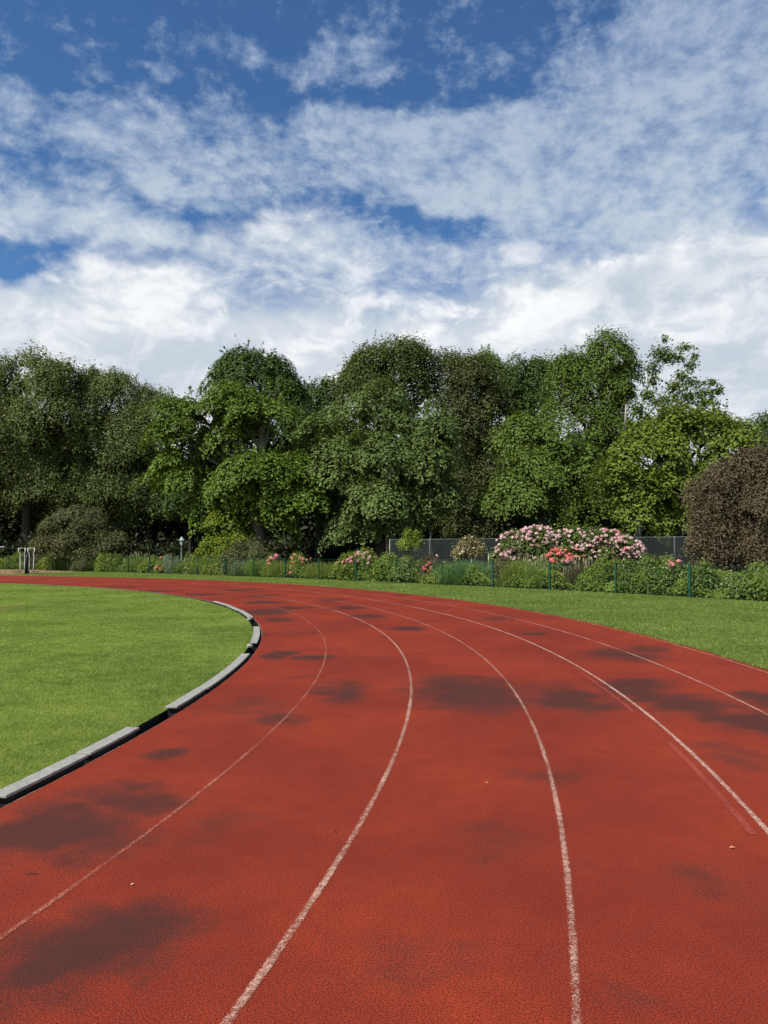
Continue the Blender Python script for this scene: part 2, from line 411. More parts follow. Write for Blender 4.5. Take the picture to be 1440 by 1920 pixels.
def boughs(L, lobes, leaf, br, lai, cover, flat=0.6, back=0.2, fill=0.5, up=0.55, jit=0.35, loose=0.12, rough=5):
    """a crown built of leafy boughs: each bough is a drooping cap of leaves, with shaded gaps between the boughs"""
    C = []; Nn = []
    main = [(np.array(c), np.maximum(np.array(r) * .45, np.array(r) - .42 * br)) for c, r in lobes]
    lobes = list(main)
    main = [(c + r * RNG.uniform(-.16, .16, 3), r * RNG.uniform(.78, 1.14, 3)) for c, r in main]
    lobes = list(main)
    for c, r in main:                                # smaller outgrowths make the outline uneven
        for _ in range(rough):
            d = unit(RNG.normal(size=3)); d[2] = abs(d[2]) if RNG.random() < .7 else d[2]; d[1] = -abs(d[1]) if RNG.random() < .6 else d[1]
            lobes.append((c + d * r * RNG.uniform(.8, 1.08), r * RNG.uniform(.2, .46) * RNG.uniform(.75, 1.25, 3)))
    for i, (c, r) in enumerate(lobes):
        c = np.array(c); r = np.array(r)
        area = 4 * math.pi * ((r[0] * r[1]) ** 1.6 / 3 + (r[0] * r[2]) ** 1.6 / 3 + (r[1] * r[2]) ** 1.6 / 3) ** (1 / 1.6)
        k = max(3, int(area * cover / (br * br * 1.6)))
        d = unit(RNG.normal(size=(k, 3))); n = unit(d / r)
        keep = np.where(d[:, 1] > 0.25, RNG.random(k) < back, True) & np.where(d[:, 2] < -0.5, RNG.random(k) < 0.5, True)
        p = c + d * r * RNG.uniform(0.66, 1.04, (k, 1))
        for j, (c2, r2) in enumerate(lobes):
            if j != i: keep &= (((p - np.array(c2)) / np.array(r2)) ** 2).sum(1) > 0.5
        C.append(p[keep]); Nn.append(n[keep])
    C = np.concatenate(C); Nn = np.concatenate(Nn)
    for c, n in zip(C, Nn):
        R = br * RNG.uniform(0.42, 1.5); tone = np.clip(RNG.normal(.5, .28), 0, 1)
        ax = unit(n * 0.9 + np.array([0, 0, up]) + RNG.normal(size=3) * .2)
        N = int(lai * 1.15 * 2 * math.pi * R * R * (0.5 + flat * .5) / (0.31 * leaf * leaf)) + 6
        d = unit(RNG.normal(size=(N, 3)))
        a = d @ ax
        d = unit(d + ax * np.where(a < -0.15, -2 * a, 0.0)[:, None] * 1.0)      # mostly the outer cap
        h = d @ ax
        az = np.arctan2(d[:, 0], d[:, 1])
        wob = 1 + .22 * np.sin(az * 3 + RNG.uniform(0, 6)) + .14 * np.sin(az * 7 + RNG.uniform(0, 6))
        q = d * R * (wob * (1 + np.clip(RNG.normal(size=N), -2, 1.3) * loose))[:, None]
        q -= ax * (q @ ax)[:, None] * (1 - flat)
        q[:, 2] -= 0.36 * (q[:, 0] ** 2 + q[:, 1] ** 2) / R
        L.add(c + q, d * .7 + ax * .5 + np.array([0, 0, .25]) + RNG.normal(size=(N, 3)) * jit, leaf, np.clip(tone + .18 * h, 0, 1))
    if fill:
        for c, r in main:
            k = int(fill * 40 * (r[0] * r[2] + r[0] * r[1] + r[1] * r[2]) / (leaf / 0.18) ** 2 / 3)
            d = unit(RNG.normal(size=(k, 3))) * RNG.uniform(0.1, 0.52, (k, 1)) * r
            L.add(np.array(c) + d, RNG.normal(size=(k, 3)) + np.array([0, 0, 0.6]), leaf * 2.0, RNG.uniform(0, .4, k))  # inner leaves keep to the dark tones: crown shade put into their colour


def sprigs(L, lobes, leaf, amount=1.0):
    """loose shoots standing out of the crown"""
    for c, r in lobes:
        c = np.array(c); r = np.array(r); n = int((5 + 8 * r[0]) * amount)
        for _ in range(n):
            d = unit(RNG.normal(size=3) + np.array([0, -.2, .6])); p = c + d * r * RNG.uniform(.85, 1.02)
            ln = RNG.uniform(.25, 1.15) * min(1.0, r[0] * .6); k = int(RNG.integers(7, 16) * (.5 + ln) * amount ** .5)
            f = RNG.random((k, 1)); dirn = unit(d + np.array([0, 0, .55]) + RNG.normal(size=3) * .3)
            L.add(p + dirn * ln * f + RNG.normal(size=(k, 3)) * leaf * .42 * (1.15 - f), RNG.normal(size=(k, 3)) * .6 + d + np.array([0, 0, .4]), leaf, RNG.uniform(.3, 1))


def px_lobes(lst, D, ydepth=0.8):
    out = []
    for q in lst:
        px, py, rx, ry = q[:4]; dd = q[4] if len(q) > 4 else 0.0
        d = D + dd; k = d / F
        out.append((P(px, py, d), (rx * k, max(0.25, (rx + ry) / 2 * k * ydepth), ry * k)))
    return out


def trunk_mesh(base, top, r0, r1, lobes, rng, n_br=None, bend=0.5):
    m = MB(); base = Vector(base); top = Vector(top); hgt = (top - base).length
    pts = []; rad = []
    ph = rng.uniform(0, 6)
    for i in range(9):
        f = i / 8
        p = base.lerp(top, f) + Vector((math.sin(f * 4 + ph), math.cos(f * 3 + ph), 0)) * bend * 0.25 * f
        pts.append(p); rad.append(r0 + (r1 - r0) * f + (0.35 * r0 * (1 - f * 8) if f < 0.125 else 0))
    m.tube(pts, rad, 10)
    for c, r in lobes:
        c = Vector(c)
        f = min(0.95, max(0.3, (c.z - r[2] * 0.8 - base.z) / max(hgt, .1) * 0.8))
        i = int(f * 8); s_ = pts[i].lerp(pts[min(i + 1, 8)], f * 8 - i)
        mid = s_.lerp(c, 0.5) + Vector((rng.uniform(-.3, .3), rng.uniform(-.3, .3), 0.25)) * max(.3, hgt * .06)
        rr = max(0.02, r1 * 0.75)
        m.tube([s_, mid, c], [rr * 1.1, rr * .7, rr * .3], 6)
        for _ in range(5):
            e = c + Vector((rng.uniform(-1, 1) * r[0], rng.uniform(-1, .6) * r[1], rng.uniform(-.3, 1) * r[2])) * 0.8
            m.tube([mid.lerp(c, rng.uniform(.3, 1)), (c + e) / 2 + Vector((0, 0, .1)), e], [rr * .4, rr * .25, rr * .1], 5)
    return m


def tree(name, label, cat, base_px, D, top_py, r0, lobes_px, mat, leaf=0.2, br=1.1, lai=0.95, cover=1.0, flat=0.6,
         back=0.2, fill=0.5, up=0.55, bark='bark', group=None, ydepth=0.8, jit=0.35, r1=None, loose=0.12, rough=5, shoots=1.0):
    global RNG
    RNG = np.random.default_rng(int(base_px * 13 + D * 7))
    lobes = px_lobes(lobes_px, D, ydepth)
    top = P(base_px, top_py, D); base = Vector((top.x, D, 0))
    o = empty(name, base, label, cat, group)
    rng = random.Random(int(base_px * 7 + D))
    tm = trunk_mesh(base, top, r0, r1 or r0 * 0.45, lobes, rng)
    tm.v = [tuple(Vector(v) - base) for v in tm.v]
    tm.build("trunk", M[bark], o, True)
    L = Leaves()
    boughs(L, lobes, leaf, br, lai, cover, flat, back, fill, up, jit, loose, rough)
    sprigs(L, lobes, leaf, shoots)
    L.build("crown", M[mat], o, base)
    return o


# ------------------------------------------------------------------ ground, lawn, track
TX, TY = -27.587, 9.401                      # centre of the bend
R0, LANE = 25.63, 1.1409
RK_OUT, RK_IN = 25.665, 25.545               # kerb covers
R_LAWN = 25.53
R_EDGE = 25.69                               # inner edge of the red surface
R_OUT = R0 + 6 * LANE + 0.13


def pol(r, a): return Vector((TX + r * math.cos(a), TY + r * math.sin(a), 0))


def ang(v): return math.atan2(v.y - TY, v.x - TX)


def ring(name, radii, z, mat, a0=0.0, a1=2 * math.pi, n=900):
    """sheet between radii; each radius a number or a function of the angle; z a number or one per radius"""
    closed = abs(a1 - a0 - 2 * math.pi) < 1e-6
    A = np.linspace(a0, a1, n + 1); K = len(radii); V = []
    for i, a in enumerate(A):
        for k, r in enumerate(radii):
            rr = r(a) if callable(r) else r
            V.append((TX + rr * math.cos(a), TY + rr * math.sin(a), z[k] if hasattr(z, '__len__') else z))
    f = []
    for i in range(n):
        for k in range(K - 1): f += [i * K + k, i * K + k + 1, (i + 1) * K + k + 1, (i + 1) * K + k]
    me = np_mesh(name, np.array(V), f, np.full(n * (K - 1), 4), mat)
    o = bpy.data.objects.new(name, me); link(o)
    return tag(o, kind="structure")


def grass_sheet_mat(name, a, b):
    m, t, out = mat_new(name)
    oc = t.new('ShaderNodeTexCoord').outputs['Object']
    big = t.noise(oc, 0.35, 5, 0.6); mid = t.noise(oc, 3.0, 6, 0.65); fine = t.noise(oc, 70, 4, 0.7)
    f = t.math('ADD', t.math('MULTIPLY', big, 0.45), t.math('MULTIPLY', mid, 0.25))
    f = t.math('ADD', f, t.math('MULTIPLY', fine, 0.35))
    c = t.mix(t.ramp(f, 0.36, 0.68), a, b)
    d = t.vmath('LENGTH', t.vmath('MULTIPLY', t.vmath('SUBTRACT', oc, tuple(G(4, 1141))), (0.9, 0.32, 0)))
    soil = t.ramp(t.math('ADD', d, t.math('MULTIPLY', t.noise(oc, 2.5, 5, 0.65), 0.8)), 0.55, 0.8, 1.0, 0.0)
    c = t.mix(t.math('MULTIPLY', soil, 0.85), c, (0.20, 0.10, 0.055))
    principled(t, out, c, 0.9, 0.1, 0, fine, 0.6, 0.03)
    return m


M['lawn'] = grass_sheet_mat("lawn_turf", (0.085, 0.140, 0.020), (0.165, 0.235, 0.040))
M['floor'] = simple_mat("woodland_floor", (0.020, 0.022, 0.010), 0.95, 0.1, 0, 0.4, 2.0)
M['concrete'] = simple_mat("worn_pale_concrete", (0.285, 0.28, 0.245), 0.85, 0.15, 0, 0.2, 18)
M['drain'] = simple_mat("black_drain_channel", (0.010, 0.010, 0.010), 0.6, 0.3)
M['pad'] = simple_mat("faded_red_path", (0.30, 0.165, 0.12), 0.9, 0.1, 0, 0.12, 3)


def blot_sum(t, oc, blots):
    """worn, blackened patches: list of (centre, semi axes, rotation, weight)"""
    tot = None
    for c, rx, ry, rot, wgt in blots:
        m = t.new('ShaderNodeMapping', vector_type='TEXTURE')
        t.l.new(oc, m.inputs['Vector'])
        m.inputs['Location'].default_value = (c.x, c.y, 0); m.inputs['Rotation'].default_value = (0, 0, rot)
        m.inputs['Scale'].default_value = (rx, ry, 1)
        v = t.ramp(t.vmath('LENGTH', m.outputs[0]), 0.0, 1.5, wgt, 0.0)
        tot = v if tot is None else t.math('MAXIMUM', tot, v)
    return tot


def BL(px, py, wx, wy, wgt=1.0, rot=0.0):
    c = G(px, py); d = c.y
    return (c, wx * d / F, max(0.12, wy * d * d / (H * F)), rot, wgt)


BLOTS = [BL(880, 1298, 120, 38), BL(1060, 1312, 95, 38, .95), BL(960, 1300, 160, 30, .6), BL(1200, 1295, 75, 26, .95, -.2), BL(1290, 1322, 100, 24, 1.0, -.3), BL(1400, 1352, 90, 24, 1.0, -.15),
         BL(1170, 1226, 90, 15, .85), BL(1210, 1218, 50, 9, .7), BL(1440, 1312, 60, 20, .9), BL(1400, 1420, 90, 40, .5),
         BL(640, 1292, 60, 24, .75), BL(610, 1285, 40, 18, .6), BL(520, 1227, 34, 9, 1), BL(590, 1234, 42, 6, .9), BL(480, 1325, 110, 30, .55), BL(510, 1350, 70, 16, .7), BL(312, 1413, 55, 18, .85),
         BL(250, 1500, 130, 40, .8), BL(100, 1560, 190, 55, .95), BL(190, 1760, 170, 95, .9), BL(70, 1830, 160, 70, .45), BL(160, 1870, 90, 40, .4),
         BL(950, 1585, 150, 50, .40), BL(1200, 1850, 150, 60, .36), BL(780, 1830, 140, 60, .3), BL(1020, 1455, 110, 22, .5),
         BL(500, 1148, 55, 7, 1.), BL(545, 1140, 50, 4, .9), BL(520, 1162, 40, 4, .9), BL(500, 1130, 50, 3.5, .9), BL(380, 1115, 45, 2.6, 1), BL(450, 1106, 60, 2.6, .8),
         BL(300, 1108, 60, 2, .9), BL(490, 1117, 35, 3, .8), BL(655, 1140, 40, 4.5, .95), BL(690, 1156, 45, 5, .85), BL(765, 1178, 45, 5, .9), BL(620, 1125, 40, 3, .6),
         BL(1000, 1187, 40, 4, .7), BL(1050, 1240, 70, 9, .35), BL(920, 1160, 60, 5, .6), BL(760, 1115, 40, 2.5, .5), BL(560, 1185, 60, 3, .4), BL(700, 1235, 60, 8, .2),
         BL(500, 1188, 22, 3, .6), BL(230, 1100, 60, 1.8, .7), BL(560, 1265, 70, 5, .35), BL(420, 1560, 160, 50, .25), BL(1330, 1640, 120, 70, .25)]


def track_mat():
    m, t, out = mat_new("red_rubber_track")
    oc = t.new('ShaderNodeTexCoord').outputs['Object']
    grain = t.noise(oc, 240, 3, 0.7); grit = t.noise(oc, 140, 4, 0.75); mid = t.noise(oc, 6, 6, 0.65); big = t.noise(oc, 0.55, 5, 0.6)
    vor = t.new('ShaderNodeTexVoronoi'); t.l.new(oc, vor.inputs['Vector']); vor.inputs['Scale'].default_value = 130
    red = t.mix(t.ramp(big, 0.34, 0.66), (0.208, 0.023, 0.009), (0.345, 0.042, 0.013))
    red = t.mix(t.ramp(mid, 0.3, 0.75, 0.0, 0.55), red, (0.200, 0.022, 0.010))
    red = t.mix(t.ramp(grain, 0.50, 0.72, 0.0, 0.9), red, (0.44, 0.072, 0.033))
    # granules lost from the binder show black
    red = t.mix(t.ramp(grit, 0.47, 0.56, 0.0, 0.88), red, (0.060, 0.013, 0.010))
    wv = t.vmath('ADD', oc, t.vmath('MULTIPLY', t.vmath('SUBTRACT', t.noise(oc, 1.3, 4, 0.6, color=True), (0.5, 0.5, 0.5)), (1.1, 1.1, 0.0)))
    wear = blot_sum(t, wv, BLOTS)
    n1 = t.noise(oc, 3.4, 7, 0.72); n2 = t.noise(oc, 0.9, 4, 0.6, 0.6)
    tex = t.math('ADD', t.math('MULTIPLY', t.math('SUBTRACT', n2, 0.5), 1.1), t.math('MULTIPLY', t.math('SUBTRACT', n1, 0.5), 0.9))
    amt = t.ramp(t.math('ADD', t.math('MULTIPLY', wear, 1.3), tex), 0.0, 1.1, 0.0, 1.0, 'LINEAR')
    # worn areas keep some red granules
    sp = t.math('ADD', amt, t.math('MULTIPLY', t.math('SUBTRACT', grit, 0.5), 2.6))
    f = t.math('MULTIPLY', t.ramp(sp, 0.0, 0.9), t.ramp(amt, 0.0, 0.45))
    col = t.mix(t.math('MULTIPLY', f, 0.84), red, (0.046, 0.021, 0.017))
    # bleached flecks
    fl = t.ramp(t.noise(t.vmath('ADD', oc, (3, 5, 1)), 160, 2, 0.5), 0.735, 0.77, 0.0, 0.5)
    col = t.mix(fl, col, (0.55, 0.33, 0.26))
    h = t.math('ADD', t.math('MULTIPLY', grit, 0.6), t.math('MULTIPLY', vor.outputs['Distance'], 0.5))
    principled(t, out, col, 0.9, 0.12, 0, h, 0.5, 0.005)
    return m


def line_mat(name, paint, red, worn, rr=None, width=0.04):
    m, t, out = mat_new(name)
    oc = t.new('ShaderNodeTexCoord').outputs['Object']
    g = t.noise(oc, 165, 4, 0.75); w = t.noise(oc, 1.6, 5, 0.6); g2 = t.noise(oc, 30, 4, 0.7)
    f = t.math('ADD', t.math('MULTIPLY', t.math('SUBTRACT', g, 0.5), 2.6), t.math('MULTIPLY', t.math('SUBTRACT', w, 0.5), 1.0))
    f = t.math('ADD', f, t.math('MULTIPLY', t.math('SUBTRACT', g2, 0.5), 0.6))
    if rr:                                        # paint is thinnest along its edges
        rad = t.vmath('LENGTH', t.vmath('SUBTRACT', oc, (TX, TY, 0.004)))
        ed = t.math('DIVIDE', t.math('ABSOLUTE', t.math('SUBTRACT', rad, rr)), width / 2)
        f = t.math('ADD', f, t.math('MULTIPLY', t.math('POWER', ed, 3.0), 0.45))
    f = t.ramp(t.math('ADD', f, worn), -0.24, 0.24)
    p = principled(t, out, t.mix(t.ramp(g2, .35, .65, 0, .5), paint, red), 0.85, 0.15, 0, g, 0.6, 0.005)
    tr = t.new('ShaderNodeBsdfTransparent'); mx = t.new('ShaderNodeMixShader'); t.put(mx.inputs[0], f)
    t.l.new(p.outputs[0], mx.inputs[1]); t.l.new(tr.outputs[0], mx.inputs[2]); t.l.new(mx.outputs[0], out.inputs[0])
    return m


M['track'] = track_mat()
tag(ring("ground", [R_OUT - 0.02, R_OUT + 2, R_OUT + 6, 60, 120, 400, 3000], -0.004, M['floor'], n=360), kind="structure")
ring("lawn", [0.01, 6, 14, 20, 24, R_LAWN, R_LAWN + 0.004], [0, 0, 0, 0, 0, 0, -0.13], M['lawn'])
ring("drain_channel", [R_LAWN + 0.001, R_LAWN + 0.004, R_EDGE - 0.004, R_EDGE - 0.001], [0.001, -0.12, -0.12, -0.002], M['drain'])
ring("running_track", [R_EDGE, 26.6, 27.8, 28.9, 30.1, 31.2, 32, R_OUT], 0.0, M['track'])
TR = (0.215, 0.030, 0.014)
LINES = [(0.036, (0.44, 0.165, 0.110), TR, 0.02), (0.042, (0.56, 0.33, 0.245), TR, -0.04),
         (0.039, (0.54, 0.315, 0.235), TR, 0.0), (0.042, (0.58, 0.37, 0.28), TR, -0.12),
         (0.039, (0.54, 0.33, 0.25), TR, -0.05), (0.039, (0.54, 0.32, 0.24), TR, -0.03)]
for k, (w, p, r, wo) in enumerate(LINES):
    rr = R0 + (k + 1) * LANE
    ring("lane_line", [rr - w / 2, rr + w / 2], 0.004, line_mat("worn_line_paint", p, r, wo, rr, w))
# a pale edge strip along the drain and a renewed strip beside the fourth line
ring("drain_edge_strip", [R_EDGE - 0.0005, R_EDGE + 0.014], 0.004, line_mat("edge_strip_paint", (0.42, 0.24, 0.19), (0.14, 0.035, 0.022), 0.2))
mr = line_mat("fresh_red_paint", (0.315, 0.058, 0.040), (0.29, 0.048, 0.03), -0.16)
for a, b, wd in (((1255, 1393), (1412, 1566), 0.042), ((1085, 1263), (1195, 1335), 0.032)):
    pa, pb = G(*a), G(*b); ra = math.hypot(pa.x - TX, pa.y - TY); rb = math.hypot(pb.x - TX, pb.y - TY)
    ring("repair_strip", [(ra + rb) / 2 - wd / 2, (ra + rb) / 2 + wd / 2], 0.004, mr, min(ang(pa), ang(pb)), max(ang(pa), ang(pb)), 60)

# fence line (photo base points of the posts)
POSTS_PX = [(-150, 1062), (-60, 1065), (16, 1067), (98, 1069.3), (128, 1070.2), (200, 1072.2), (240, 1073.4), (280, 1074.7), (370, 1077.6), (421, 1079.4), (475, 1081.3),
            (534.5, 1083.6), (597.5, 1086.2), (667, 1089.2), (743, 1092.6), (829, 1096.6), (924, 1101.2), (1031, 1106.2), (1155, 1112.6), (1294, 1120.4), (1460, 1130.6), (1660, 1144)]
POSTS = [G(*p) for p in POSTS_PX]
fa = np.array([ang(p) for p in POSTS]); fr = np.array([math.hypot(p.x - TX, p.y - TY) for p in POSTS])
o_ = np.argsort(fa); fa, fr = fa[o_], fr[o_]


def fence_r(a, off=0.0):
    a = math.atan2(math.sin(a), math.cos(a))
    return float(np.interp(a, fa, fr)) + off




def path_poly():
    pts = [G(-200, 1066.5), G(60, 1068.5), G(150, 1072), G(110, 1073.4), G(40, 1075.6), G(12, 1077.2), G(-200, 1077.0)]
    me = np_mesh("path", [(p.x, p.y, 0.004) for p in pts], list(range(len(pts)))[::-1], [len(pts)], M['pad'])
    o = bpy.data.objects.new("path", me); link(o); tag(o, kind="structure")


path_poly()

# ---- kerb covers
KERB = [((33, 1494), (186, 1414), "long pale kerb slab nearest the camera, its broken end at the left edge"),
        ((186, 1414), (294, 1364), "pale kerb slab just before the first open gap in the drain"),
        ((365, 1326), (422, 1289), "pale kerb slab just past the first open gap, its near end showing"),
        ((422, 1289), (457, 1260), "second pale kerb slab past the long open gap in the drain"),
        ((457, 1260), (478, 1224), "tapering kerb slab ending at the gap with rubble in it"),
        ((480, 1204), (479, 1174), "short kerb slab standing alone between two gaps, where the bend turns"),
        ((466, 1157), (446, 1143.5), "kerb slab just behind the farthest gap"),
        ((446, 1143.5), (430, 1136), "second kerb slab behind the farthest gap"),
        ((430, 1136), (405, 1127), "farthest visible kerb slab, thin beside the lawn")]
for i, (pa, pb, lab) in enumerate(KERB):
    a0, a1 = ang(G(*pa, z=0.05)) + 0.0006, ang(G(*pb, z=0.05)) - 0.0006
    am = (a0 + a1) / 2; c = pol((RK_IN + RK_OUT) / 2, am)
    o = empty("kerb_slab", c, lab, "kerb slab", "pale kerb slabs along the drain")
    n = 12; jz = random.uniform(-.006, .006); jr = random.uniform(-.008, .008)

    def arc_box(r0, r1, z0, z1, b0, b1):
        m = MB()
        for k in range(n + 1):
            a = b0 + (b1 - b0) * k / n
            for r, z in ((r0, z0), (r1, z0), (r1, z1), (r0, z1)):
                p = pol(r, a); m.v.append((p.x - c.x, p.y - c.y, z))
        for k in range(n):
            for q in range(4):
                m.f.append((k * 4 + q, k * 4 + (q + 1) % 4, (k + 1) * 4 + (q + 1) % 4, (k + 1) * 4 + q))
        m.f.append((3, 2, 1, 0)); m.f.append(tuple(n * 4 + q for q in range(4)))
        return m
    arc_box(RK_IN + jr, RK_OUT + jr, 0.030 + jz, 0.051 + jz, a0, a1).build("cover", M['concrete'], o, bevel=0.005)
    arc_box(RK_IN + 0.012 + jr, RK_OUT - 0.012 + jr, -0.10, 0.0295 + jz, a0 + .0015, a1 - .0015).build("base", M['drain'], o)
for (px, py), lab in (((468, 1214), "pale broken stone lying in the gap between kerb slabs"), ((467, 1163), "small pale stone in the farthest kerb gap")):
    m = MB(); c = G(px, py)
    m.lathe((0, 0, 0), [(0.01, 0.0), (0.05, 0.005), (0.058, 0.03), (0.035, 0.055), (0.008, 0.06)], 7)
    m.v = [(v[0] * random.uniform(.7, 1.2), v[1] * random.uniform(.8, 1.4), v[2]) for v in m.v]
    o = m.build("broken_stone", M['concrete']); o.location = c; tag(o, lab, "stone")


# ---- grass blades
def grass_blades(name="grass_blades", k=1.0):
    m, t, out = mat_new(name)
    a = t.new('ShaderNodeAttribute', attribute_name='rnd').outputs['Fac']
    oc = t.new('ShaderNodeTexCoord').outputs['Object']
    big = t.noise(oc, 0.5, 4, 0.6); mid = t.noise(oc, 3.5, 4, 0.6)
    f = t.math('ADD', t.math('MULTIPLY', a, 0.42), t.math('ADD', t.math('MULTIPLY', t.math('SUBTRACT', big, 0.5), 1.1), t.math('ADD', t.math('MULTIPLY', t.math('SUBTRACT', mid, 0.5), 0.9), 0.36)))
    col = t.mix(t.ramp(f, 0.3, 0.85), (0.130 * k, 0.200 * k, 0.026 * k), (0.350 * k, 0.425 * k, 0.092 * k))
    dry = t.ramp(t.math('ADD', a, t.math('MULTIPLY', t.math('SUBTRACT', mid, .5), .5)), 0.90, 0.96, 0.0, 0.6)
    col = t.mix(dry, col, (0.30, 0.28, 0.11))
    p = t.new('ShaderNodeBsdfPrincipled'); t.l.new(col, p.inputs['Base Color']); p.inputs['Roughness'].default_value = 0.5
    p.inputs['Specular IOR Level'].default_value = 0.3
    tr = t.new('ShaderNodeBsdfTranslucent'); t.l.new(t.mix(1.0, col, (1.2, 1.2, 0.6), 'MULTIPLY'), tr.inputs['Color'])
    mx = t.new('ShaderNodeMixShader'); mx.inputs[0].default_value = 0.4
    t.l.new(p.outputs[0], mx.inputs[1]); t.l.new(tr.outputs[0], mx.inputs[2]); t.l.new(mx.outputs[0], out.inputs[0])
    return m


M['blade'] = grass_blades(); M['verge_blade_dimmed'] = grass_blades("dimmed_verge_blades", 0.84)  # verge: same grass, shading from its angle put into a darker colour
M['verge'] = grass_sheet_mat("verge_turf", (0.055, 0.095, 0.014), (0.120, 0.170, 0.030))  # verge turf lowered in tone along with its blades


ring("verge", [R_OUT - 0.01, R_OUT + 2, lambda a: fence_r(a, 0.25)], 0.0, M['verge'], -0.9, 2.4, 400)


def grass(name, test, dmin, dmax, n, wk, hgt, xlo, xhi, mat='blade'):
    # even in image space: probability ~ 1/d so that near turf gets enough blades
    u = RNG.random(n); d = dmin * (dmax / dmin) ** u
    x = RNG.uniform(xlo, xhi, n) * d; y = d
    r = np.hypot(x - TX, y - TY); a = np.arctan2(y - TY, x - TX)
    k = test(r, a); x, y, d = x[k], y[k], d[k]; N = len(x)
    base = np.stack([x, y, np.full(N, -0.004)], 1)
    h = hgt * RNG.uniform(0.5, 1.25, N)
    tip = base + np.stack([RNG.normal(size=N) * .8 * h, RNG.normal(size=N) * .8 * h, h], 1)
    az = RNG.uniform(0, math.pi, N); w = wk * np.maximum(d, 5) * RNG.uniform(.7, 1.3, N)
    side = np.stack([np.cos(az), np.sin(az), np.zeros(N)], 1) * w[:, None] * .5
    V = np.empty((N, 3, 3), np.float32); V[:, 0] = base - side; V[:, 1] = base + side; V[:, 2] = tip
    me = np_mesh(name, V.reshape(-1, 3), np.arange(3 * N), np.full(N, 3), M[mat], False, {'rnd': RNG.random(N)})
    o = bpy.data.objects.new(name, me); link(o); tag(o, kind="stuff"); return o


tag(grass("grass", lambda r, a: r < R_LAWN - 0.005, 4.2, 34, 1000000, 0.0008, 0.021, -0.62, 0.0), "short mown green grass of the infield", "grass")
fa2 = fa
tag(grass("grass", lambda r, a: (r > R_OUT - 0.05 + 0.05 * np.sin(a * 190) * np.sin(a * 77 + 1)) & (r < np.interp(a, fa, fr) + 0.3), 9, 60, 400000, 0.0009, 0.034, -0.62, 0.66, 'verge_blade_dimmed'), "short green grass of the verge between track and fence", "grass")
# ==GROUND_END==

# ------------------------------------------------------------------ trees
tree("plane_tree", "tall olive-green tree at the left edge of the photo", "tree", 55, 58, 780, 0.45,
     [(50, 728, 72, 58), (-20, 760, 70, 70), (10, 840, 85, 85), (105, 790, 62, 85), (60, 905, 110, 70), (115, 720, 38, 36), (-60, 860, 80, 100)],
     'plane', 0.17, 1.0, 0.9, 0.78, 0.7, jit=.5, loose=.26, up=.9)
tree("plane_tree", "olive-green tree second from the left, ragged top just lower", "tree", 190, 60, 800, 0.40,
     [(180, 752, 52, 55), (150, 800, 50, 70), (205, 840, 75, 85), (160, 915, 85, 65), (220, 735, 36, 34), (170, 715, 25, 24), (225, 920, 60, 55)],
     'plane', 0.17, 1.0, 0.9, 0.78, 0.7, jit=.5, loose=.26, up=.9)
tree("plane_tree", "olive-green tree just left of the broad sycamore and behind its edge", "tree", 280, 61, 820, 0.36,
     [(272, 765, 42, 45), (300, 790, 45, 60), (265, 850, 55, 80), (300, 920, 60, 65), (250, 930, 60, 55)],
     'plane', 0.17, 1.0, 0.9, 0.78, 0.7, jit=.5, loose=.26, up=.9)
tree("dome_topped_tree", "dark tree whose rounded dome stands above the sycamore", "tree", 492, 51, 760, 0.40,
     [(466, 682, 46, 30), (430, 690, 20, 18), (500, 695, 34, 28), (535, 728, 24, 26), (470, 720, 70, 34), (500, 760, 80, 50), (545, 790, 40, 60), (510, 815, 60, 50), (450, 800, 60, 60)],
     'dome', 0.18, 0.85, 1.1, 0.85, 0.5, up=1.2)
tree("sycamore_tree", "broad bright green sycamore with layered boughs and a grey trunk", "tree", 488, 46, 800, 0.42,
     [(368, 780, 58, 44), (425, 760, 52, 34), (505, 770, 60, 42), (345, 835, 44, 60), (400, 840, 60, 60, .8), (340, 905, 42, 52), (385, 925, 45, 46, .3),
      (470, 875, 62, 34, -1.2), (535, 882, 56, 40, -1.0), (555, 920, 40, 32, -1), (488, 932, 60, 34, -1.2), (512, 962, 40, 20, -.9), (440, 830, 60, 50, 1.2), (430, 970, 35, 30, 1)],
     'sycamore', 0.20, 1.15, 1.1, 0.62, 0.36, up=1.7, rough=4, bark='grey_bark')
tree("dark_tree", "dark narrow tree in the notch between sycamore and the big maple", "tree", 600, 56, 800, 0.34,
     [(605, 750, 36, 34), (580, 790, 34, 55), (630, 770, 36, 50), (600, 850, 50, 70), (595, 930, 60, 60)],
     'dome', 0.19, 0.9, 1.0, 1.1, 0.7)
tree("linden_tree", "tallest tree in the middle, with a fine-leaved rounded top", "tree", 728, 53, 740, 0.42,
     [(725, 680, 58, 44), (768, 688, 36, 46), (685, 705, 40, 40), (660, 740, 36, 36), (735, 735, 75, 55), (790, 735, 28, 44), (700, 780, 70, 50)],
     'lime_tree', 0.17, 0.9, 0.95, 0.8, 0.62, jit=.45, loose=.24, fill=.35, up=1.0)
tree("maple_tree", "large maple in the middle, its grey-green boughs hanging to the shrubs", "tree", 712, 45.5, 800, 0.42,
     [(615, 820, 48, 46), (675, 780, 60, 48), (745, 775, 66, 46), (810, 800, 42, 44), (640, 880, 56, 52, -.5), (715, 860, 66, 56, -1), (785, 865, 56, 50, -.6), (690, 935, 66, 46, -1.2),
      (765, 935, 62, 48, -1), (735, 985, 62, 30, -.8), (820, 930, 36, 50), (600, 895, 34, 40), (660, 975, 40, 30, -.3), (825, 860, 34, 40, .5)],
     'maple', 0.20, 1.0, 1.1, 0.62, 0.42, up=1.3, rough=4)
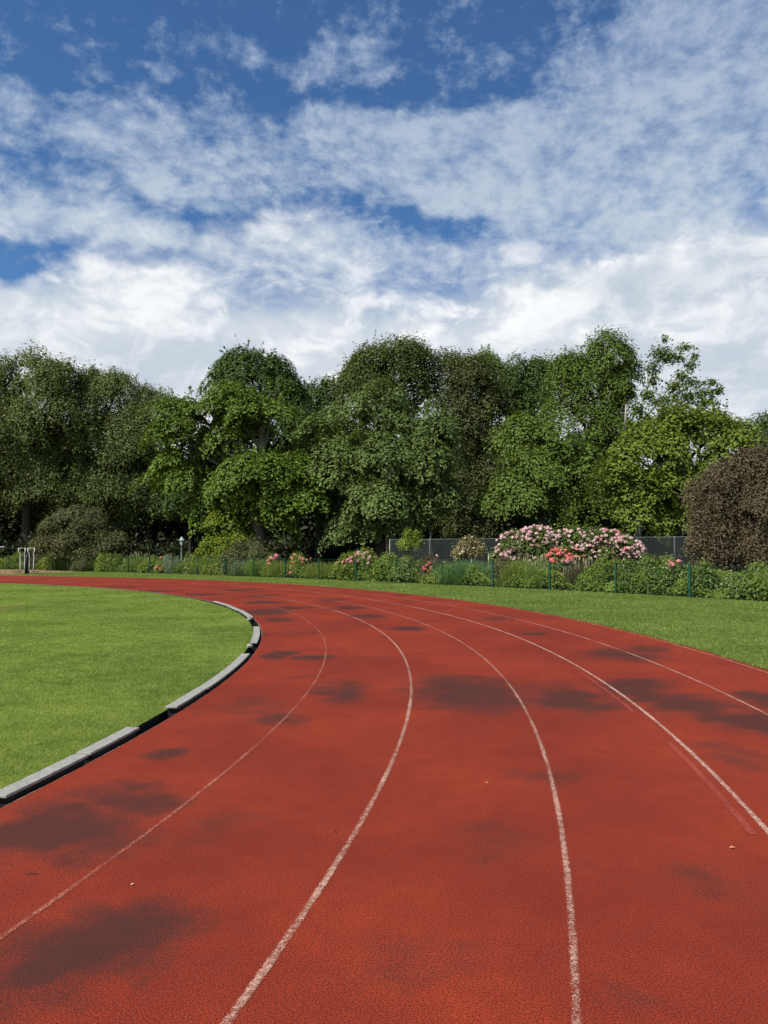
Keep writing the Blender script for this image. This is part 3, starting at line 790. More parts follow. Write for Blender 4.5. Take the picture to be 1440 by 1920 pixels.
tree("brown_leaved_tree", "dull brown-green tree right of the tallest tree", "tree", 868, 54, 780, 0.36,
     [(848, 715, 40, 36), (885, 725, 46, 42), (915, 770, 40, 60), (860, 790, 58, 62), (895, 860, 50, 66), (865, 930, 50, 66), (905, 950, 40, 50), (880, 985, 50, 26)],
     'brownish', 0.16, 0.9, 0.95, 0.8, 0.7, jit=.5, loose=.26, up=.9)
tree("maple_tree", "tree whose pale green crown tops the brown-green tree from behind", "tree", 912, 58, 720, 0.33,
     [(900, 688, 34, 30), (925, 705, 26, 36), (925, 750, 34, 40), (890, 715, 30, 28)],
     'midgreen', 0.17, 0.6, 1.0, 1.2, 0.8, jit=.45, loose=.25)
tree("dark_tree", "dark tree filling the dip between the two right-hand high crowns", "tree", 990, 57, 760, 0.34,
     [(985, 715, 38, 32), (1015, 705, 28, 26), (965, 750, 34, 50), (1005, 770, 46, 56), (985, 840, 46, 60), (950, 840, 30, 60), (980, 930, 60, 60)],
     'dome', 0.18, 0.8, 1.0, 1.15, 0.8, jit=.45, loose=.22)
tree("linden_tree", "high rounded yellow-green tree left of the bare-limbed one", "tree", 1132, 52, 720, 0.40,
     [(1135, 672, 44, 38), (1162, 702, 32, 44), (1095, 700, 40, 38), (1062, 712, 22, 40), (1130, 735, 60, 50), (1070, 765, 44, 50), (1172, 748, 26, 40), (1110, 815, 62, 62), (1150, 850, 40, 60), (1130, 910, 50, 50), (1110, 965, 50, 40)],
     'midgreen', 0.17, 0.95, 1.0, 0.75, 0.55, jit=.42, loose=.22, up=1.1)
tree("field_maple", "mid-height green maple with bright lower boughs behind the pale shrub", "tree", 1015, 45.5, 830, 0.30,
     [(1000, 815, 40, 50, 1), (1045, 830, 50, 46), (975, 875, 44, 44), (1030, 890, 56, 44, -.6), (1085, 868, 36, 26, -.4), (955, 915, 38, 38), (1000, 930, 40, 36, -.6), (960, 830, 30, 30, 1)],
     'midgreen', 0.19, 1.0, 1.1, 0.65, 0.42, up=1.4, rough=4)
tree("bright_green_tree", "bright yellow-green spreading tree beside the purple-leaved one", "tree", 1262, 41, 830, 0.36,
     [(1290, 795, 70, 34, .6), (1345, 810, 48, 40, .6), (1225, 815, 50, 36, .5), (1180, 850, 40, 36), (1250, 860, 66, 46, -.4), (1320, 865, 56, 44, -.2), (1380, 830, 24, 36), (1170, 895, 36, 24, -.3),
      (1215, 920, 56, 42, -.5), (1280, 925, 44, 44, -.4), (1195, 965, 48, 34, -.2), (1255, 975, 46, 26), (1330, 930, 50, 50), (1370, 880, 36, 40)],
     'bright', 0.19, 0.9, 1.05, 0.7, 0.48, up=1.2, rough=4)
tree("dark_tree", "dark rounded treetop at the right edge above the purple-leaved tree", "tree", 1445, 60, 840, 0.35,
     [(1432, 820, 30, 34), (1470, 815, 46, 40), (1440, 860, 46, 44), (1500, 850, 60, 80), (1450, 930, 80, 80)],
     'dome', 0.19, 0.8, 1.0, 1.15, 0.65)


def bare_tree():
    D = 47
    base = Vector((P(1198, 1040, D).x, D, 0))
    o = empty("bare_limbed_tree", base, "thin wind-bent tree with bare grey limbs and sparse leaves on top", "tree")
    m = MB()
    limbs = [([(1200, 1060), (1193, 900), (1196, 815), (1206, 752)], .20, .09), ([(1200, 1060), (1180, 850), (1172, 800), (1174, 758)], .12, .05),
             ([(1206, 752), (1218, 715), (1228, 690), (1240, 655), (1246, 630)], .07, .012), ([(1222, 705), (1245, 683), (1265, 662), (1285, 648)], .04, .01),
             ([(1196, 800), (1235, 755), (1262, 715), (1290, 690), (1305, 668)], .07, .012), ([(1235, 757), (1270, 735), (1310, 718), (1340, 712)], .05, .01),
             ([(1196, 820), (1250, 765), (1300, 745), (1345, 738)], .05, .01), ([(1290, 690), (1304, 672), (1312, 660)], .02, .006)]
    L = Leaves()
    for pts, r0, r1 in limbs:
        q = [P(x, y, D + random.uniform(-.2, .2)) - base for x, y in pts]
        if abs(pts[0][1] - 1060) < 1: q[0].z = 0
        n = len(q); m.tube(q, [r0 + (r1 - r0) * i / (n - 1) for i in range(n)], 7)
    m.build("trunk", M['pale_bark'], o, True)
    sprays = [(1240, 665, 26, 22), (1225, 690, 18, 16), (1262, 672, 24, 14), (1285, 652, 18, 10), (1225, 715, 14, 14), (1247, 636, 7, 9), (1215, 740, 18, 16), (1295, 685, 16, 14), (1280, 705, 22, 14),
              (1265, 725, 26, 16), (1300, 720, 26, 12), (1335, 718, 16, 8), (1345, 735, 14, 10), (1290, 745, 40, 18), (1240, 755, 34, 18), (1325, 755, 28, 16), (1195, 770, 20, 20), (1215, 790, 26, 20), (1180, 800, 20, 24), (1325, 735, 20, 10), (1303, 668, 9, 8)]
    for px, py, rx, ry in sprays:
        k = D / F; c = np.array(P(px, py, D) - base)
        n = int(rx * ry * 0.75) + 16
        pos = c + RNG.normal(size=(n, 3)) * np.array([rx, (rx + ry) * .4, ry]) * k * 0.42
        L.add(pos, RNG.normal(size=(n, 3)) * .6 + np.array([-.2, -.3, .7]), 0.19, RNG.uniform(0, 1))
    L.build("crown", M['midgreen'], o)


bare_tree()
tree("purple_leaved_tree", "purple-brown tree with small leaves at the right edge", "tree", 1418, 25.5, 950, 0.16,
     [(1425, 892, 50, 40), (1480, 885, 70, 60), (1358, 920, 36, 28), (1430, 955, 70, 55), (1346, 965, 32, 38), (1348, 1012, 34, 36), (1405, 1020, 66, 46), (1372, 1052, 34, 28), (1420, 1070, 50, 28), (1480, 1010, 80, 80), (1322, 985, 14, 24), (1330, 938, 16, 14),
      (1310, 920, 12, 9), (1312, 968, 13, 9), (1310, 1014, 11, 11), (1362, 884, 20, 11), (1398, 862, 22, 12), (1322, 1044, 12, 10), (1340, 896, 12, 9)],
     'purple', 0.072, 0.32, 0.8, 0.62, 0.75, fill=0.3, up=0.5, jit=0.7, back=.25, loose=.3, rough=3, shoots=6)
tree("bronze_shrub_tree", "small brown-green tree with horizontal branch tips behind the fence, left of lamp post", "tree", 140, 50, 1000, 0.11,
     [(108, 982, 22, 16), (165, 984, 26, 18), (92, 1008, 22, 10), (135, 1012, 36, 16), (188, 1008, 22, 11), (118, 1034, 36, 13), (172, 1034, 30, 12), (143, 958, 8, 7), (212, 1006, 12, 6), (76, 1015, 10, 7), (118, 965, 8, 8), (176, 965, 9, 7)],
     'bronze', 0.11, 0.45, 0.75, 0.55, 0.35, fill=.2, up=1.5, loose=.4, rough=7, shoots=3)
tree("golden_shrub", "yellow-green shrub below the sycamore, right of the lamp post", "shrub", 415, 43.8, 1010, 0.08,
     [(393, 1030, 26, 18), (425, 1022, 28, 18), (415, 1044, 42, 15), (400, 972, 11, 10), (446, 1018, 18, 18)],
     'yellow', 0.13, 0.42, 0.85, .9, 0.5, up=1.2, fill=.4, rough=3, shoots=.6)
tree("olive_shrub", "rounded olive shrub in front of the sycamore trunk", "shrub", 465, 42.2, 1045, 0.07,
     [(465, 1042, 42, 22), (435, 1052, 28, 18), (495, 1052, 22, 18)], 'olive', 0.09, 0.35, 0.9, 1.2, 0.6, fill=.4, loose=.25)
tree("young_tree", "small yellow-green young tree in front of the dark windscreen", "tree", 768, 38, 1025, 0.04,
     [(768, 1013, 13, 9), (754, 1018, 9, 7), (784, 1014, 9, 7), (766, 1026, 13, 7), (763, 1001, 4, 5), (781, 1003, 4, 5)],
     'yellow', 0.10, 0.2, 0.6, 0.7, 0.8, fill=0.05, loose=.4, rough=2, shoots=.5)
tree("slim_tree", "slender pale-trunked tree standing behind the windscreen", "tree", 809, 50, 960, 0.08,
     [(809, 950, 20, 26), (795, 930, 20, 20)], 'dome', 0.17, 0.6, 0.8, 1.0, 0.8, bark='pale_bark')
tree("slim_tree", "slender dark trunk in the shade just right of the lamp post", "tree", 358, 56, 960, 0.16,
     [(358, 950, 40, 26), (340, 930, 40, 30)], 'dome', 0.17, 0.6, 0.8, 1.0, 0.8)


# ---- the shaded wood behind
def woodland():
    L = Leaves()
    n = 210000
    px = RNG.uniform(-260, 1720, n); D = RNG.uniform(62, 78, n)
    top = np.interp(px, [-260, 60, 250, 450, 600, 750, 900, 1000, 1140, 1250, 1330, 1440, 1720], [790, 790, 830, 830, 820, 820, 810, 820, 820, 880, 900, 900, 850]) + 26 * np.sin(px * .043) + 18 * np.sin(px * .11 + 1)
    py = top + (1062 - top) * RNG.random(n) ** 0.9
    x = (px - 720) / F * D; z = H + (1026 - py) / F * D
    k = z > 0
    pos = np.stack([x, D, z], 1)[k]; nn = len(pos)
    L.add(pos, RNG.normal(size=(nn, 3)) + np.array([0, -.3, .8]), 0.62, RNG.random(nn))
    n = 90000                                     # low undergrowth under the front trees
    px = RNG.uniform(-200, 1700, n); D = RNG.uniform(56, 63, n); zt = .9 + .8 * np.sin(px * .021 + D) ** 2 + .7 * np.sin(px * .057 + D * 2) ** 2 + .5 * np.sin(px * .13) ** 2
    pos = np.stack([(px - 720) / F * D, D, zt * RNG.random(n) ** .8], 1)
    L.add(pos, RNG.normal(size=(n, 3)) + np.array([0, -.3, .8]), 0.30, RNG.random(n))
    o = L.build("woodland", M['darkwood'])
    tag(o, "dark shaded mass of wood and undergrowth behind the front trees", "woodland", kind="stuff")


woodland()
# ==TREES_END==

# ------------------------------------------------------------------ fence
fo = empty("wire_fence", POSTS[11], "long low green wire fence with steel posts in front of the flower bed", "fence")
fb = Vector(POSTS[11])
for i, p in enumerate(POSTS):
    m = MB(); q = p - fb
    nx = POSTS[min(i + 1, len(POSTS) - 1)] - POSTS[max(i - 1, 0)]; rz = math.atan2(nx.y, nx.x)
    m.box((q.x, q.y, 0.525), (0.06, 0.06, 1.05), rz); m.box((q.x, q.y, 1.059), (0.066, 0.066, 0.016), rz)
    m.build("post", M['post'], fo, bevel=0.004)
for i in range(len(POSTS) - 1):
    a, b = POSTS[i] - fb, POSTS[i + 1] - fb; d = b - a; ln = d.length; u = d / ln
    nrm = Vector((-u.y, u.x, 0)) * 0.032
    m = MB(); k = int(ln / 0.08)
    for j in range(1, k):
        c = a + u * (ln * j / k) + nrm
        m.tube([c + Vector((0, 0, .04)), c + Vector((0, 0, 1.02))], 0.0016, 3, False)
    for z in (0.06, 0.26, 0.46, 0.66, 0.86, 1.0):
        m.tube([a + nrm * 1.15 + Vector((0, 0, z)), b + nrm * 1.15 + Vector((0, 0, z))], 0.0025, 4, False)
    m.build("wire_panel", M['wire'], fo)


# ---- windscreen of the court behind
def windscreen():
    m, t, out = mat_new("dark_green_screen_mesh")
    oc = t.new('ShaderNodeTexCoord').outputs['Object']
    n = t.noise(t.vmath('MULTIPLY', oc, (1, 1, 6)), 2.5, 6, 0.65)
    p = t.new('ShaderNodeBsdfPrincipled'); t.l.new(t.mix(n, (0.010, 0.016, 0.014), (0.022, 0.031, 0.027)), p.inputs['Base Color'])
    p.inputs['Roughness'].default_value = 0.7
    tr = t.new('ShaderNodeBsdfTransparent'); mx = t.new('ShaderNodeMixShader'); mx.inputs[0].default_value = 0.48
    t.l.new(p.outputs[0], mx.inputs[1]); t.l.new(tr.outputs[0], mx.inputs[2]); t.l.new(mx.outputs[0], out.inputs[0])
    a = P(731, 1012, 42); b = P(1340, 1006, 37.5)
    o = empty("court_fence", (a.x, a.y, 0), "tall dark green windscreen on metal posts behind the flower bed", "fence")
    A = Vector((a.x, a.y, 0)); d = Vector((b.x - a.x, b.y - a.y, 0)); ln = d.length; u = d / ln
    fr_ = lambda px: next(s_ / 400 for s_ in range(401) if (A + d * (s_ / 400)).x / (A + d * (s_ / 400)).y * F + 720 >= px - 0.6)
    fs = [0.0, fr_(805), fr_(890), fr_(975), fr_(1063), fr_(1160), fr_(1263), 1.0]
    zt = lambda f: a.z + (b.z - a.z) * f
    for i, f in enumerate(fs):
        m2 = MB(); q = d * f; m2.tube([q, q + Vector((0, 0, zt(f) + .03))], 0.038, 8); m2.build("post", M['galv'], o, True)
    for i in range(len(fs) - 1):
        m3 = MB(); q0, q1 = d * fs[i], d * fs[i + 1]; nn = 14; nrm = Vector((u.y, -u.x, 0)) * 0.05
        for k in range(nn + 1):
            f = k / nn; q = q0.lerp(q1, f) + nrm + Vector((u.y, -u.x, 0)) * 0.03 * math.sin(f * 9 + i)
            z1 = zt(fs[i] + (fs[i + 1] - fs[i]) * f) - 0.035 * math.sin(f * math.pi) - 0.01
            for j in range(5): m3.v.append((q.x, q.y, 0.05 + (z1 - .05) * j / 4))
        for k in range(nn):
            for j in range(4): m3.f.append((k * 5 + j, (k + 1) * 5 + j, (k + 1) * 5 + j + 1, k * 5 + j + 1))
        m3.build("screen", m, o, True)
    for i in range(len(fs) - 1):
        m4 = MB(); m4.tube([d * fs[i] + Vector((0, 0, zt(fs[i]))), d * fs[i + 1] + Vector((0, 0, zt(fs[i + 1])))], 0.012, 5); m4.build("top_wire", M['galv'], o)


windscreen()


def barrier():
    c = P(900, 1036, 36.5); o = empty("metal_barrier", (c.x, c.y, 0), "pale metal rail frame between the tan shrub and the pink rhododendron", "barrier")
    w = 32 * 36.5 / F; m = MB(); m.tube([(-w / 2, 0, c.z), (w / 2, 0, c.z)], 0.035, 8); m.build("top_rail", M['galv'], o, True)
    for s_ in (-1, 1):
        m = MB(); m.tube([(s_ * w / 2, 0.01, 0), (s_ * w / 2, 0.01, c.z + .02)], 0.03, 8); m.build("leg", M['galv'], o, True)


barrier()


def lamp_post(px, top_py, D, mat, glass, label, w=1.0):
    z = P(px, top_py, D).z; x = P(px, 1030, D).x
    o = empty("lamp_post", (x, D, 0), label, "lamp post")
    m = MB(); m.lathe((0, 0, 0), [(0.09, 0), (0.09, .25), (0.05, .32), (0.045, z - .62), (0.07, z - .6), (0.07, z - .56)], 10); m.build("pole", M[mat], o, True)
    m = MB(); m.lathe((0, 0, 0), [(0.085 * w, z - .559), (0.165 * w, z - .26)], 6); m.build("lantern", M[glass], o)
    m = MB(); m.lathe((0, 0, 0), [(0.225 * w, z - .258), (0.215 * w, z - .235), (0.09 * w, z - .12), (0.075 * w, z - .10), (0.05 * w, z - .05), (0.012, z)], 10); m.build("cap", M[mat], o)


lamp_post(340.5, 1006, 50.2, 'lamp', 'glass', "pale green lamp post with a lantern head behind the flower bed")
lamp_post(24, 1020, 57, 'dark_lamp', 'dark_lamp', "dim dark lamp post in the shade above the exercise machine", .7)
m = MB(); gx = G(347, 1077); m.box((0, 0, .55), (0.15, 0.15, 1.1)); m.box((0, 0, 1.108), (0.17, 0.17, .016))
o = m.build("square_post", M['grey_post'], bevel=0.01); o.location = (gx.x, gx.y + .35, 0); tag(o, "thick dark grey square post in front of the lamp post", "post")


def trainer():
    c = G(50.5, 1075.5); D = c.y; k = D / F
    o = empty("exercise_machine", c, "white and black outdoor cross trainer with four tall handles on the red path", "exercise machine")
    m = MB(); m.box((0, 0, 0.01), (0.40, 0.5, 0.02)); m.build("base_plate", M['black'], o)
    m = MB(); m.lathe((0, 0, 0.021), [(0.13, 0), (0.125, 1.0), (0.10, 1.12), (0.05, 1.17)], 12); m.build("column", M['black'], o, True)
    for s_ in (-1, 1):
        m = MB(); m.box((s_ * .24, 0.02, 1.0), (0.26, 0.06, 0.06)); m.build("axle", M['black'], o, bevel=.01)
        m = MB(); m.box((s_ * .52, -.05, .11), (0.40, 0.22, 0.05)); m.build("foot_plate", M['black'], o, bevel=.015)
        for q, xo in enumerate((0.13, 0.42)):
            lean = (.05 if q else -.04) * s_
            pts = [(s_ * (xo - .02), -.04, .13), (s_ * xo - lean * .3, -.03, .5), (s_ * xo, -.02, 1.0), (s_ * (xo - (.03 if q else -.03)), -.05, 1.15), (s_ * (xo + (.06 if q else -.05)), -.12, 1.35), (s_ * (xo + (.05 if q else -.04)), -.1, 1.55)]
            m = MB(); m.tube(pts, 0.026, 8); m.build("handle", M['white_metal'], o, True)
        m = MB(); m.tube([(s_ * .09, -.1, 1.54), (s_ * .47, -.1, 1.54)], 0.012, 6); m.build("cross_bar", M['white_metal'], o, True)


trainer()


def arm_machine():
    c = G(-60, 1076); D = c.y; o = empty("exercise_machine", c, "exercise machine cut off by the left edge, only its white arm showing", "exercise machine")
    m = MB(); m.tube([(0, 0, 0), (0, 0, 1.3)], .08, 10); m.build("column", M['black'], o, True)
    e = P(8, 1025, D) - c; s_ = P(-40, 1032, D) - c
    m = MB(); m.tube([(0, 0, 1.25), tuple(s_), tuple(e)], [.05, .045, .04], 8); m.build("handle", M['white_metal'], o, True)


arm_machine()

# ------------------------------------------------------------------ flower bed
def bloom_mesh(mat, r, n=46):
    L = Leaves(); d = unit(RNG.normal(size=(n, 3))); d[:, 2] = np.abs(d[:, 2]) * .9 - .25
    L.add(d * r * RNG.uniform(.6, 1, (n, 1)), d + RNG.normal(size=(n, 3)) * .25, r * .95, RNG.random(n), 0.85, .1)
    return L.mesh("flower_head", M[mat])


BLOOM = {}
def bloom(mat, r):
    key = (mat, round(r, 3))
    if key not in BLOOM: BLOOM[key] = [bloom_mesh(mat, r) for _ in range(3)]
    return BLOOM[key]


def fence_depth(px):
    return float(np.interp(px, [p[0] for p in POSTS_PX], [p.y for p in POSTS]))


def shrub(name, label, lobes_px, off, mat, leaf=0.07, pad_r=0.2, per=40, dens=9.0, style='clump', flowers=(), cat="shrub", fill=.35, up=.6, group=None, D=None):
    """leafy plant; flowers = (material, count, radius, [px, py, rx, ry] region or None for all over the front)"""
    global RNG
    px0 = sum(q[0] for q in lobes_px) / len(lobes_px)
    RNG = np.random.default_rng(int(px0 * 17) + len(lobes_px)); random.seed(int(px0 * 5))
    d = D or fence_depth(px0) + off + .32
    lobes = px_lobes(lobes_px, d, 0.75)
    # keep the plant on the ground: add a low skirt
    lo = min(c.z - r[2] for c, r in lobes)
    base = Vector((P(px0, 1050, d).x, d, 0)); o = empty(name, base, label, cat, group)
    rng = random.Random(int(px0))
    for c, r in lobes:
        for _ in range(1):
            f = Vector((rng.uniform(-.15, .15), rng.uniform(-.1, .1), 0))
            e = Vector(c) - base + Vector((rng.uniform(-.6, .6) * r[0], rng.uniform(-.5, .3) * r[1], rng.uniform(-.1, .6) * r[2]))
            s0 = Vector(((e.x * .5), (e.y * .5), 0)) + f
            m = MB(); m.tube([s0, s0.lerp(e, .5) + f * .5, e], [.018, .012, .005], 5); m.build("stem", M['twig'], o)
    L = Leaves(); boughs(L, lobes, leaf, pad_r, .85, 1.3, .8, .3, fill * 1.6, up, .42, .3)
    V = np.concatenate(L.V).reshape(-1, 4, 3); ok = V[:, :, 2].min(1) > 0.0
    L.V = [V[ok].reshape(-1, 3)]; L.r = [np.concatenate(L.r)[ok]]; L.t = [np.concatenate(L.t)[ok]]
    L.build("foliage", M[mat], o, base)
    cnt = 0
    for fl in flowers:
        fm, n, r, reg = fl
        ms = bloom(fm, r)
        cand = []
        for c, rr in lobes:
            dd = unit(RNG.normal(size=(n * 6, 3))); dd[:, 1] = -np.abs(dd[:, 1]); cand.append(np.array(c) + dd * (np.array(rr) + pad_r * RNG.uniform(.25, .75, (n * 6, 1))))
        cand = np.concatenate(cand)
        inside = np.zeros(len(cand), bool)
        for c, rr in lobes: inside |= (((cand - np.array(c)) / np.array(rr)) ** 2).sum(1) < .9
        cand = cand[~inside & (cand[:, 2] > .15)]
        if reg:
            u_ = cand[:, 0] / cand[:, 1] * F + 720; v_ = 1026 - (cand[:, 2] - H) / cand[:, 1] * F
            cand = cand[((u_ - reg[0]) / reg[2]) ** 2 + ((v_ - reg[1]) / reg[3]) ** 2 < 1]
        RNG.shuffle(cand)
        extra = []
        for q in cand[:n]:
            if cnt < 100:
                b = bpy.data.objects.new("flower_head", ms[cnt % 3]); link(b, o); b.location = Vector(q) - base
                b.rotation_euler = (random.uniform(-.4, .4) + .5, random.uniform(-.4, .4), random.uniform(0, 6)); s_ = random.uniform(.7, 1.25); b.scale = (s_, s_, s_); cnt += 1
            else: extra.append(Vector(q) - base)
        if extra:
            L2 = Leaves()
            for e in extra:
                dd = unit(RNG.normal(size=(30, 3))); dd[:, 2] = np.abs(dd[:, 2]) - .2
                L2.add(np.array(e) + dd * r * .85, dd, r * .95, RNG.random(30), .85, .1)
            b = L2.build("flower_head", M[fm], o); b["kind"] = "stuff"
    return o


def grass_clump(name, label, px, py_top, half, off, mat, n=900, width=0.012, splay=0.9, cat="ornamental grass", group=None, plume=None):
    d = fence_depth(px) + off + .3; top = P(px, py_top, d); base = Vector((top.x, d, 0)); hw = half * d / F
    o = empty(name, base, label, cat, group); L = Leaves()
    b = np.stack([RNG.normal(size=n) * hw * .55, RNG.normal(size=n) * .22, np.zeros(n)], 1)
    h = top.z * RNG.uniform(.45, 1.06, n)
    tip = b + np.stack([RNG.normal(size=n) * hw * .38 * splay, RNG.normal(size=n) * .25 * splay - .05, h], 1)
    L.blades(b, tip, width * RNG.uniform(.7, 1.5, n), RNG.random(n))
    # feathery side leaves
    k = n * 3; i = RNG.integers(0, n, k); f = RNG.uniform(.2, 1, (k, 1))
    pos = b[i] * (1 - f) + tip[i] * f + RNG.normal(size=(k, 3)) * .02
    L.blades(pos, pos + RNG.normal(size=(k, 3)) * np.array([.08, .08, .05]) + np.array([0, 0, .06]), np.full(k, width * .9), RNG.random(k))
    L.build("blades", M[mat], o)
    if plume:
        ms_ = MB(); ms_.tube([(0, 0, -.12), (0, 0, -.04), (.004, 0, .02), (0, .003, .07), (.002, 0, .11)], [.004, .014, .02, .015, .004], 6); f_ = ms_
        sm = np_mesh("flower_spike", np.array(f_.v), [i for f in f_.f for i in f], [len(f) for f in f_.f], M['spike'])
        for j in RNG.integers(0, n, plume[1]):
            q = bpy.data.objects.new("flower_spike", sm); link(q, o); q.location = Vector(tip[j]) + Vector((0, 0, .07)); q.rotation_euler = (0, 0, random.uniform(0, 6))
    return o


HG = "shrubs along the wire fence"
shrub("leafy_shrub", "bright green leafy shrub at the left edge behind the fence", [(14, 1058, 24, 12), (36, 1054, 18, 12)], .5, 'leafy', .09, .24, 40, 8)
shrub("leafy_shrub", "red-brown shrub just right of the exercise machine", [(72, 1053, 16, 13), (60, 1060, 14, 9)], .6, 'redbrown', .08, .22, 40, 8)
shrub("leafy_shrub", "green bushy shrub between the red-brown shrub and the clipped dark one", [(95, 1056, 18, 12), (118, 1058, 16, 12)], .5, 'leafy', .09, .24, 40, 8)
shrub("clipped_shrub", "low clipped dark shrub in front of the small brown-green tree", [(160, 1062, 22, 9), (148, 1064, 14, 8)], -.7, 'olive', .05, .16, 60, 16)
shrub("leafy_shrub", "pale yellow-green shrub behind the clipped dark one", [(150, 1054, 22, 8), (180, 1058, 14, 10)], .9, 'weed', .08, .22, 40, 8)
shrub("leafy_shrub", "broad large-leaved green shrub left of the feathery grass", [(205, 1058, 22, 13), (228, 1056, 16, 14)], .5, 'leafy', .10, .24, 40, 8)
grass_clump("feathery_plant", "tall feathery green clump with pale spikes, left of the peach roses", 260, 1040, 22, .7, 'grassy', 900, .014, plume=('sage', 40))
shrub("leafy_shrub", "leafy green plant beside the feathery clump and peach roses", [(284, 1060, 16, 14), (275, 1066, 14, 9)], .4, 'leafy', .09, .22, 40, 8)
shrub("rose_bush", "small rose bush with peach blooms left of the lamp post", [(306, 1058, 11, 13), (303, 1066, 9, 8)], .2, 'leafy', .07, .18, 40, 10, flowers=[('peach', 14, .085, None)], cat="rose bush")
shrub("grey_shrub", "grey-green bushy plant at the foot of the lamp post", [(328, 1062, 16, 13), (316, 1054, 8, 9)], .5, 'sage', .06, .2, 50, 10)
shrub("leafy_shrub", "green plant with white specks right of the thick grey post", [(362, 1058, 14, 15), (378, 1062, 12, 12)], .5, 'leafy', .08, .22, 40, 8, flowers=[('cream', 9, .05, None)])
grass_clump("feathery_plant", "feathery green clump between grey post and olive shrub", 398, 1040, 24, .8, 'grassy', 1000, .014)
shrub("leafy_shrub", "low leafy weeds at the post left of the olive shrub", [(412, 1068, 16, 10), (396, 1070, 12, 8)], .15, 'weed', .07, .18, 40, 9)
grass_clump("feathery_plant", "grey-green feathery clump in front of the olive shrub", 452, 1050, 20, .5, 'sage', 900, .013)
grass_clump("feathery_plant", "soft green feathery clump just right of the olive shrub", 490, 1050, 22, .6, 'grassy', 1000, .014)
shrub("tall_rose", "single tall pink bloom on a stem right of the olive shrub", [(510, 1050, 7, 9), (508, 1064, 8, 12)], .6, 'leafy', .07, .14, 30, 10, flowers=[('rose', 3, .13, (510, 1042, 9, 6)), ('peach', 5, .085, (507, 1056, 12, 8))], cat="rose bush")
grass_clump("feathery_plant", "bright green grass clump left of the coral roses", 524, 1052, 18, .5, 'weed', 900, .012)
shrub("rose_bush", "coral and pink rose bush between two posts left of centre", [(564, 1056, 17, 12), (566, 1068, 19, 12), (558, 1048, 8, 7)], .35, 'leafy', .08, .18, 36, 10, flowers=[('peach', 24, .085, None), ('coral', 5, .07, None)], cat="rose bush")
grass_clump("feathery_plant", "bright grass right behind the post next to the coral roses", 592, 1056, 16, .5, 'weed', 800, .012)
grass_clump("feathery_plant", "wide bright grass patch before the pink-topped shrub", 622, 1056, 24, .7, 'weed', 1100, .012)
shrub("peony_bush", "green shrub topped with pale pink blooms and a tan plume", [(655, 1068, 24, 22), (684, 1062, 24, 24), (665, 1050, 18, 12), (680, 1038, 8, 8)], .5, 'leafy', .09, .22, 40, 8,
      flowers=[('rose', 6, .10, (660, 1048, 18, 9)), ('pink', 14, .09, (686, 1045, 20, 14)), ('peach', 6, .08, (640, 1060, 10, 8))], cat="flowering shrub")
shrub("leafy_shrub", "rounded large-leaved shrub just left of the post in the photo's middle", [(712, 1068, 22, 22), (728, 1056, 20, 14)], .6, 'leafy', .10, .24, 40, 8)
shrub("leafy_shrub", "dark leafy shrub under the small yellow-green young tree", [(762, 1068, 20, 24), (786, 1070, 18, 24)], .6, 'hedge', .09, .22, 40, 8)
shrub("flowering_plant", "reddish plant with a few coral flowers left of the blue-green grass", [(806, 1074, 16, 20), (818, 1062, 12, 16), (800, 1060, 10, 14)], .5, 'redbrown', .07, .18, 34, 9, flowers=[('coral', 8, .075, (801, 1064, 10, 12)), ('pink', 4, .09, (826, 1048, 10, 8))], cat="flowering plant")
shrub("leafy_shrub", "low yellowish weeds at the foot of the reddish plant", [(812, 1086, 22, 10), (834, 1078, 10, 14)], .2, 'weed', .07, .18, 36, 9)
grass_clump("ornamental_grass", "large blue-green clump of long arching grass between two posts", 872, 1052, 40, .7, 'bluegrass', 2600, .013, 1.1)
shrub("leafy_shrub", "brownish low plants left below the pink rhododendron", [(948, 1068, 20, 22), (938, 1080, 14, 18)], .7, 'redbrown', .07, .18, 36, 9)
grass_clump("feathery_plant", "tall yellow-green weeds in front of the rhododendron's left half", 975, 1050, 30, .8, 'weed', 1500, .013)
grass_clump("feathery_plant", "thin tall weeds beside the post under the coral roses", 1012, 1048, 22, .7, 'grassy', 1100, .012, plume=('tan', 40))
shrub("rose_bush", "dark-leaved rose bush with large coral-red blooms", [(1048, 1068, 22, 22), (1062, 1085, 22, 18), (1046, 1046, 20, 12)], .9, 'hedge', .075, .2, 40, 9,
      flowers=[('coral', 13, .10, (1045, 1038, 36, 14)), ('rose', 4, .10, (1055, 1044, 30, 12)), ('coral', 4, .09, (1092, 1040, 30, 10)), ('pink', 6, .09, (1055, 1068, 24, 22))], cat="rose bush")
grass_clump("feathery_plant", "brownish seeding weeds right of the coral rose bush", 1092, 1052, 26, .8, 'redbrown', 1000, .012, plume=('tan', 50))
shrub("hedge_shrub", "fresh green hedge shrub ending at the post under the rhododendron", [(1128, 1082, 26, 26), (1105, 1090, 18, 20), (1140, 1066, 20, 14)], .6, 'leafy', .075, .2, 44, 11)
shrub("hedge_shrub", "dense dark glossy shrub right after the post under the rhododendron", [(1180, 1084, 28, 28), (1205, 1074, 26, 22)], .6, 'hedge', .085, .2, 44, 11)
shrub("hedge_shrub", "dense leafy shrub with a pink bloom on top below the windscreen post", [(1240, 1086, 28, 28), (1265, 1080, 26, 26)], .6, 'hedge', .08, .2, 44, 11, flowers=[('rose', 3, .1, (1264, 1057, 12, 7)), ('cream', 2, .07, (1290, 1061, 8, 6))])
shrub("leafy_shrub", "yellow-green sprouting plant behind the hedge below the windscreen", [(1228, 1060, 20, 9), (1250, 1062, 18, 8)], 1.3, 'weed', .08, .2, 36, 8)
